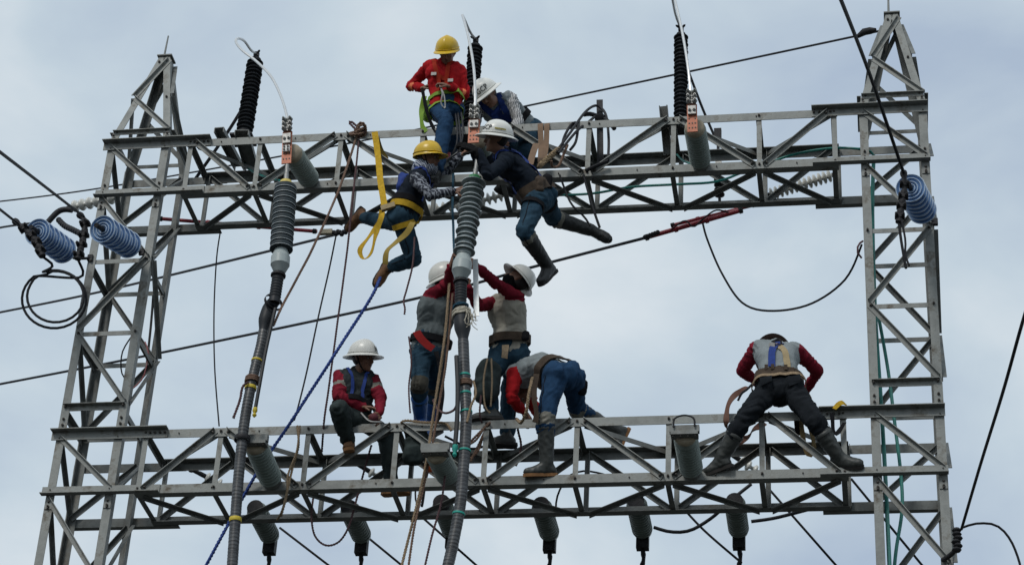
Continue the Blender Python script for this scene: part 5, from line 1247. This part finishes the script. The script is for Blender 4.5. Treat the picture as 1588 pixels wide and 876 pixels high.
# -- standing man left of the centre cable, back to us
s = 1.0
J = dict(ls=at(664, 462, 0.02), rs=at(700, 462, 0.02), lh=at(654, 545, 0.18), rh=at(675, 547, 0.16), head=at(692, 436, -0.02))
limbs(J, s, {'l': (695, 440, False, 699, 412, False), 'r': (722, 452, False, 716, 415, False)}, {'l': (650, 598, False, 652, 655, True), 'r': (674, 602, True, 668, 662, True)})
J['lhd'] = Vector((0.35, -0.6, 0.6)); J['rhd'] = Vector((-0.2, -0.6, 0.6)); J['lhn'] = Vector((0.6, 0.3, 0)); J['rhn'] = Vector((-0.6, 0.3, 0))
toes(J, (0.05, -0.18, -0.04), (0.1, -0.16, -0.04))
o = person('standing man in grey shirt with red belt flap, left of centre cable', J, (1, -0.25, 0.35), (-0.42, -0.5, 0.9), dict(s=s, front=(0.5, -1, 0), seed=6, top=greyd, slv=marsh, pants=denimd, boot=bluewrap, boot_h=0.66, helmet='full', hcol='w', legbands=[('b', 0.88, 1.1, mat('dull_knee_band', (0.075, 0.072, 0.06), 0.8, spec=0.1))], trleg=0.55))
m6 = o
belt(o, 'tool_belt', 0.10, 0.06, blackw, 0.02)
strap('red_flap', [at(646, 514, -0.15), at(652, 524, -0.18), at(664, 536, -0.2), at(672, 541, -0.2)], 0.07, redw, o['t'], None)
strap('side_strap', [at(676, 545, -0.1), at(686, 590, -0.12), at(682, 640, -0.1), at(676, 660, -0.05)], 0.045, blackw, o['t'], None, twist=0.9)
pouch(o, 'hanging_bag', at(642, 690, 0.1), 0.18, 0.12, 0.26, denimg)
mb = MB()
for k in range(9):
    c = at(694 - k*1.2, 520 + 6*k, -0.3); pts = [c + Vector((0.012*math.cos(x), 0.012*math.sin(x)*(k % 2), 0.024*math.sin(x))) for x in [2*math.pi*j/8 for j in range(9)]]; mb.tube(pts, 0.0035, 5)
mb.build('chain', iron, o['t'], True)

# -- standing man right of the centre cable, masked, looking up
s = 1.0
J = dict(ls=at(803, 462, -0.02), rs=at(768, 470, 0.10), lh=at(803, 548, 0.18), rh=at(777, 550, 0.22), head=at(801, 436, -0.05))
limbs(J, s, {'l': (768, 437, False, 742, 416, False), 'r': (742, 474, False, 726, 444, False)}, {'r': (755, 600, False, 765, 640, True), 'l': (790, 602, True, 784, 672, True)})
J['lhd'] = Vector((-0.6, -0.2, 0.6)); J['lhn'] = Vector((-0.5, 0.7, 0)); J['rhd'] = Vector((-0.5, -0.1, 0.6)); J['rhn'] = Vector((-0.3, 0.8, 0))
J['ra'] = Vector((at(765, 638, 0.06).x, 0.06, ZTOP + 0.1)); J['la'] = at(786, 678, 0.5)
toes(J, (-0.2, -0.08, -0.03), (-0.2, -0.06, -0.02))
o = person('masked man in cream shirt with maroon sleeves reaching up to the cable', J, (-0.75, -0.25, 0.62), (0.72, 0.1, 0.72), dict(s=s, front=(-1, -0.3, 0), seed=7, top=creamsh, slv=marsh, pants=denimd, boot=rubg, boot_h=0.3, helmet='full', hcol='w', hs=0.96))
m7 = o
mk = MB(); ellip(mk, o['hd'] - o['hu']*0.045 + o['hf']*0.028, o['hl']*0.071, o['hf']*0.083, o['hu']*0.075, 16); capsule(mk, o['hd'] - o['hu']*0.08, o['sc'] + o['up']*0.09, 0.07, 0.075, 12)
co, no, F_ = remesh(mk, 0.01, 3); obj('face_mask', [Vector(x) for x in co], F_, maskm, o['t'], True)
belt(o, 'tool_belt', 0.12, 0.075, beltm, 0.022, thick=0.012)
pouch(o, 'hanging_bag', at(753, 590, -0.05), 0.19, 0.12, 0.34, denimg)
pouch(o, 'belt_pouch', at(815, 521, 0.0), 0.06, 0.08, 0.07, blackw)
strap('belt_tail', [at(784, 535, -0.12), at(783, 545, -0.15), at(782, 556, -0.14)], 0.06, ropet, o['t'], None, twist=0.9)
MB().rope([at(756, 556, -0.15), at(750, 590, -0.2), at(752, 628, -0.2), at(760, 640, -0.2)], 0.009).build('bag_cord', ropet, o['t'], True)
MB().rope([at(762, 556, -0.15), at(763, 590, -0.2), at(761, 630, -0.2)], 0.009).build('bag_cord', ropet, o['t'], True)

# -- man bent double in blue trousers
s = 1.02
J = dict(ls=at(797, 578, 0.06), rs=at(812, 578, 0.40), lh=at(860, 584, -0.16), rh=at(888, 584, 0.0), head=at(806, 612, 0.34))
limbs(J, s, {'l': (794, 618, False, 814, 641, True), 'r': (826, 628, True, 836, 645, True)}, {'l': (846, 650, False, 848, 716, True), 'r': (895, 636, True, 957, 668, True)})
J['la'] = Vector((at(848, 722, -0.02).x, -0.02, ZB + 0.085))
J['lhd'] = Vector((0.5, 0.1, -0.9)); J['rhd'] = Vector((0.2, 0.1, -0.9))
toes(J, (-0.2, -0.06, -0.03), tuple(at(936, 712, J['ra'].y) - J['ra']))
o = person('man bent double in blue trousers and grey rubber boots on the lower beam', J, (-0.3, 0.1, -1), (-0.6, 0.2, -0.5), dict(s=s, front=(-0.2, 0, -1), seed=8, bend=(0.0, -0.02, 0.09), top=greysh, slv=redsh, pants=denim, boot=rubg, boot_h=0.80, sole=solet, helmet=None, legbands=[('b', 0.92, 1.12, reflm)], trleg=0.5, flare=0.012))
m8 = o
belt(o, 'tool_belt', 0.13, 0.085, beltm, 0.022, thick=0.014)
strap('belt_tail', [at(832, 580, -0.28), at(828, 610, -0.3), at(832, 640, -0.28), at(830, 655, -0.26)], 0.05, beltm, o['t'], None, twist=0.9)
MB().rope([at(826, 585, -0.30), at(820, 612, -0.32), at(816, 638, -0.3), at(808, 655, -0.2), at(802, 650, -0.1)], 0.016, 14).build('safety_rope', ropet, o['t'], True)
for k in range(1): pouch(o, 'hip_pouch', at(902, 600, 0.12), 0.07, 0.08, 0.13, blackw)

# -- man straddling at the right, back to us, head bowed out of sight
s = 1.04
J = dict(ls=at(1172, 541, 0.22), rs=at(1236, 545, 0.22), lh=at(1191, 606, -0.06), rh=at(1228, 606, -0.06), head=at(1199, 552, 0.46))
limbs(J, s, {'l': (1152, 575, True, 1176, 594, True), 'r': (1268, 575, True, 1250, 606, True)}, {'l': (1152, 652, False, 1116, 715, True), 'r': (1263, 652, False, 1303, 706, True)})
J['la'] = Vector((at(1118, 715, 0.0).x, -0.03, ZB + 0.09)); J['ra'] = Vector((at(1300, 706, 0.0).x, -0.03, ZB + 0.09))
toes(J, (-0.18, 0.07, -0.04), (0.2, -0.05, -0.03))
o = person('man in grey shirt with maroon sleeves straddling lower beam, back turned', J, (0, 0.7, -0.8), (-0.05, 0.75, 0.55), dict(s=s, front=(0, 1, -0.2), seed=9, pockets=1, bend=(0, -0.04, 0.05), top=greysh, slv=marsh, pants=blackj, boot=rubg, boot_h=0.62, helmet='full', hcol='b', trleg=0.6))
m9 = o
belt(o, 'tool_belt', 0.10, 0.085, beltm, 0.020, thick=0.014); belt(o, 'lower_belt', 0.045, 0.03, ropet, 0.024)
u_, l_, f_ = o['up'], o['lat'], -o['fw']; c = o['sc']
strap('blue_strap', [c + l_*0.0 + f_*0.25 - u_*0.06, c + l_*0.05 + f_*0.25 - u_*0.18, c + l_*0.12 + f_*0.25 - u_*0.50], 0.06, navyw, o['t'], o['bv'], axis=(o['hc'], o['sc']))
strap('tan_strap', [c + l_*0.0 + f_*0.25 - u_*0.05, c - l_*0.06 + f_*0.25 - u_*0.18, c - l_*0.15 + f_*0.25 - u_*0.54], 0.055, tanw, o['t'], o['bv'], axis=(o['hc'], o['sc']))
strap('blue_strap', [c - l_*0.02 + f_*0.25 - u_*0.04, c - l_*0.08 + f_*0.25 - u_*0.11], 0.045, navyw, o['t'], o['bv'], axis=(o['hc'], o['sc']))
for k in (-1, 1): strap('collar_strap', [c + f_*0.25 - u_*0.06, c + l_*k*0.05 + f_*0.2 + u_*0.06], 0.045, blackw, o['t'], o['bv'], axis=(o['hc'], o['sc']))
h = o['bv'].find_nearest(c + f_*0.25 - u_*0.07); MB().tube([h[0] + h[1]*0.03 + Vector((0.03*math.cos(x), 0, 0.035*math.sin(x))) for x in [2*math.pi*k/12 for k in range(13)]], 0.008, 6).build('dorsal_ring', iron, o['t'], True)
h = o['bv'].find_nearest(c + l_*0.045 + f_*0.25 - u_*0.13); MB().box(h[0] + h[1]*0.018, 0.05, 0.012, 0.04).build('buckle', greym, o['t'])
bb = MB()
for k in range(5):
    h = o['bv'].ray_cast(o['hc'] + u_*0.10*s + l_*(0.11 - 0.055*k) + f_*0.4, -f_, 0.5)
    if h[0] is not None: MB().box(h[0] + f_*0.04, 0.028, 0.02, 0.05).build('belt_loop', beltm, o['t'])

# ================================================================ slings and lanyards held by other things
t = thing('webbing_sling', 'yellow webbing sling from upper beam down to hanging man', 'sling', at(583, 207, -0.04))
strap('sling_band', [at(581, 205, -0.03), at(586, 240, -0.10), at(590, 280, -0.25), at(596, 318, -0.38)], 0.058, yellow, t, None, twist=0.25)
strap('sling_tail', [at(584, 208, 0.03), at(592, 235, 0.12), at(600, 248, 0.15)], 0.05, mat('worn_yellow', (0.30, 0.21, 0.04), 0.85), t, None, twist=0.9)
MB().box(at(602, 321, -0.40), 0.13, 0.04, 0.05, Vector((0.95, 0, 0.3)).normalized(), Y_, Vector((-0.3, 0, 0.95)).normalized()).build('tensioner', tanw, t)
t2 = thing('looped_strap', 'slack yellow strap loop hanging behind the hanging man, near his belt', 'strap', at(560, 395, -0.35))
strap('loop_band', [at(592, 326, -0.38), at(588, 345, -0.38), at(572, 368, -0.40), at(558, 388, -0.40), at(564, 402, -0.42), at(576, 392, -0.46), at(584, 360, -0.48), at(594, 330, -0.42)], 0.045, yellow, t2, None, twist=0.9)
t3 = thing('looped_strap', 'slack yellow strap hanging from thigh of hanging man to his boot', 'strap', at(600, 400, -0.45))
strap('loop_band', [at(640, 345, -0.5), at(630, 362, -0.55), at(612, 378, -0.55), at(600, 390, -0.55), at(597, 410, -0.52)], 0.05, mat('worn_yellow', (0.30, 0.21, 0.04)), t3, None, twist=0.9)
t4 = thing('leather_lanyard', 'tan leather strap doubled over upper beam beside leaning man', 'strap', at(840, 195, -0.03))
for k in (0, 1):
    strap('leather_band', [at(838 + 10*k, 193, 0.02), at(838 + 10*k, 195, -0.035), at(839 + 8*k, 225, -0.08), at(838 + 5*k, 252, -0.18)], 0.05, mat('tan_leather', (0.165, 0.10, 0.058), 0.8, 0, 0.2, 15), t4, None)
strap('leather_band', [at(832, 223, -0.25), at(826, 240, -0.35), at(822, 256, -0.42)], 0.06, MATS['tan_leather'], t4, None)
t5 = thing('pole_strap', 'tan wrapped positioning lanyard running up from leaning man to the dark upright', 'lanyard', at(850, 245, -0.3))
MB().rope([at(836, 258, -0.45), at(850, 245, -0.35), at(868, 230, -0.25)], 0.030, 10).build('wrapped_grip', mat('tan_wrap', (0.25, 0.18, 0.105), 0.95), t5, True)
for i, pts in enumerate(([(862, 236, -0.3), (885, 205, -0.15), (905, 177, 0.1), (920, 165, 0.25), (930, 166, 0.3), (940, 180, 0.25), (944, 215, 0.1), (943, 250, -0.02)],
             [(866, 238, -0.3), (893, 205, -0.1), (912, 190, 0.1), (926, 178, 0.28)], [(905, 178, 0.2), (915, 177, 0.22), (925, 180, 0.25), (935, 184, 0.25), (945, 190, 0.22), (953, 200, 0.2)],
             [(880, 225, -0.1), (874, 240, -0.12), (866, 258, -0.15), (856, 258, -0.2), (855, 248, -0.25)], [(872, 232, -0.2), (874, 215, -0.1), (884, 196, -0.02), (892, 190, -0.02), (896, 198, -0.05), (893, 220, -0.1), (884, 233, -0.12)])):
    MB().tube(resample([at(*p) for p in pts], 0.03), 0.013 if i != 2 else 0.022, 7).build('lanyard_rope', iron if i != 3 else ropeb, t5, True)
MB().ico(at(931, 184, 0.25), 0.055, 10, (1, 0.7, 1)).build('rope_knot', blackw, t5, True)
wire('foot_loop', 'black rope stirrup hanging from upper beam to rear boot of leaning man', 'rope', [at(868, 272, -0.02), at(885, 315, -0.15), at(905, 335, -0.1), at(915, 350, -0.1)], 0.010, wirem)
wire('foot_loop', 'black rope dropping from upper beam node past the dangling rear boot', 'rope', [at(905, 272, -0.02), at(913, 300, -0.05), at(922, 330, -0.08), at(930, 353, -0.1)], 0.012, wirem)
wire('hook_lead', 'black strap lying over the diagonal brace under the dark upright', 'strap', [at(943, 250, -0.06), at(925, 257, -0.06), at(908, 265, -0.06)], 0.018, wirem)
t6 = thing('waist_lanyard', 'brown strap looped from belt of straddling man round top chord', 'lanyard', at(1130, 640, -0.03))
strap('strap_band', [at(1160, 600, 0.05), at(1150, 606, 0.0), at(1138, 614, -0.05), at(1129, 630, -0.06), at(1126, 655, -0.06), at(1128, 664, 0.0)], 0.05, mat('rust_webbing', (0.13, 0.06, 0.04), 0.8), t6, None, twist=0.9)
strap('strap_band', [at(1140, 690, -0.07), at(1160, 675, 0.1), at(1185, 655, 0.3)], 0.06, MATS['rust_webbing'], t6, None, twist=0.9)
MB().tube(resample([at(1166, 596, -0.1), at(1158, 604, -0.12), at(1150, 610, -0.1), at(1144, 622, -0.08)], 0.02), 0.010, 6).build('snap_hook', iron, t6, True)
t7 = thing('hanging_strap', 'tan and black strap loop dangling inside lower beam below straddling man', 'strap', at(1250, 700, 0.2))
strap('strap_band', [at(1242, 640, 0.1), at(1244, 670, 0.1), at(1250, 698, 0.1), at(1258, 705, 0.1), at(1262, 690, 0.1), at(1258, 665, 0.1), at(1262, 650, 0.1)], 0.045, mat('worn_tan', (0.20, 0.14, 0.06), 0.85), t7, None, twist=0.9)
strap('black_band', [at(1235, 640, 0.15), at(1237, 665, 0.15), at(1240, 675, 0.15)], 0.05, blackw, t7, None)
t8 = thing('yellow_strap_loop', 'yellow strap looped over splice angle by the right tower', 'strap', at(1307, 630, -0.1))
strap('strap_band', [at(1294, 634, -0.085), at(1300, 627, -0.09), at(1307, 624, -0.08), at(1313, 631, 0.0)], 0.045, yellow, t8, None, twist=0.9)
strap('black_tail', [at(1290, 640, -0.09), at(1291, 655, -0.08), at(1292, 668, -0.07), at(1298, 672, -0.06), at(1310, 655, -0.04)], 0.04, blackw, t8, None, twist=0.9)
t9 = thing('work_float', 'orange plastic ball hanging behind the centre post insulator of lower beam', 'ball', at(665, 724, 0.2))
MB().ico(at(665, 724, 0.2), 0.05, 12).build('ball', orangep, t9, True); MB().tube(resample([at(665, 724, 0.2), at(660, 745, 0.2), at(656, 775, 0.2), at(654, 785, 0.2)], 0.03), 0.012, 6).build('cord', wirem, t9, True)
t10 = thing('ratchet_hoist', 'small pink-red hoist hooked behind hanging man and centre plate', 'hoist', at(694, 262, 0.2))
MB().box(at(694, 246, 0.2), 0.05, 0.03, 0.12).build('hoist_body', mat('pink_red', (0.45, 0.10, 0.11), 0.5), t10); MB().box(at(691, 275, 0.2), 0.09, 0.04, 0.10).build('hoist_drum', MATS['pink_red'], t10)
MB().tube(resample([at(676, 264, 0.15), at(690, 260, 0.1), at(704, 256, 0.1)], 0.03), 0.02, 8).build('hoist_handle', zinc, t10, True)
for i, (x0, x1, lb) in enumerate(((712, 704, 'left grey rope beside leg of the man in red'), (716, 712, 'middle grey rope beside leg of the man in red'), (721, 708, 'right grey rope beside leg of the man in red'))):
    wire('hand_line', lb, 'rope', [at(x0 - 6, 175, 0.1), at(x0 - 3, 200, -0.05), at((x0+x1)/2, 225, -0.06), at(x1 - 8, 250, 0.0)], 0.009, wireg, 'grey hand lines')
wire('tail_rope', 'teal rope hanging behind the centre finned termination', 'rope', [at(703, 270, 0.0), at(702, 320, -0.2), at(704, 380, -0.4), at(706, 430, -0.6)], 0.013, mat('teal_blue_rope', (0.012, 0.06, 0.10)), 'work ropes', rope=True)
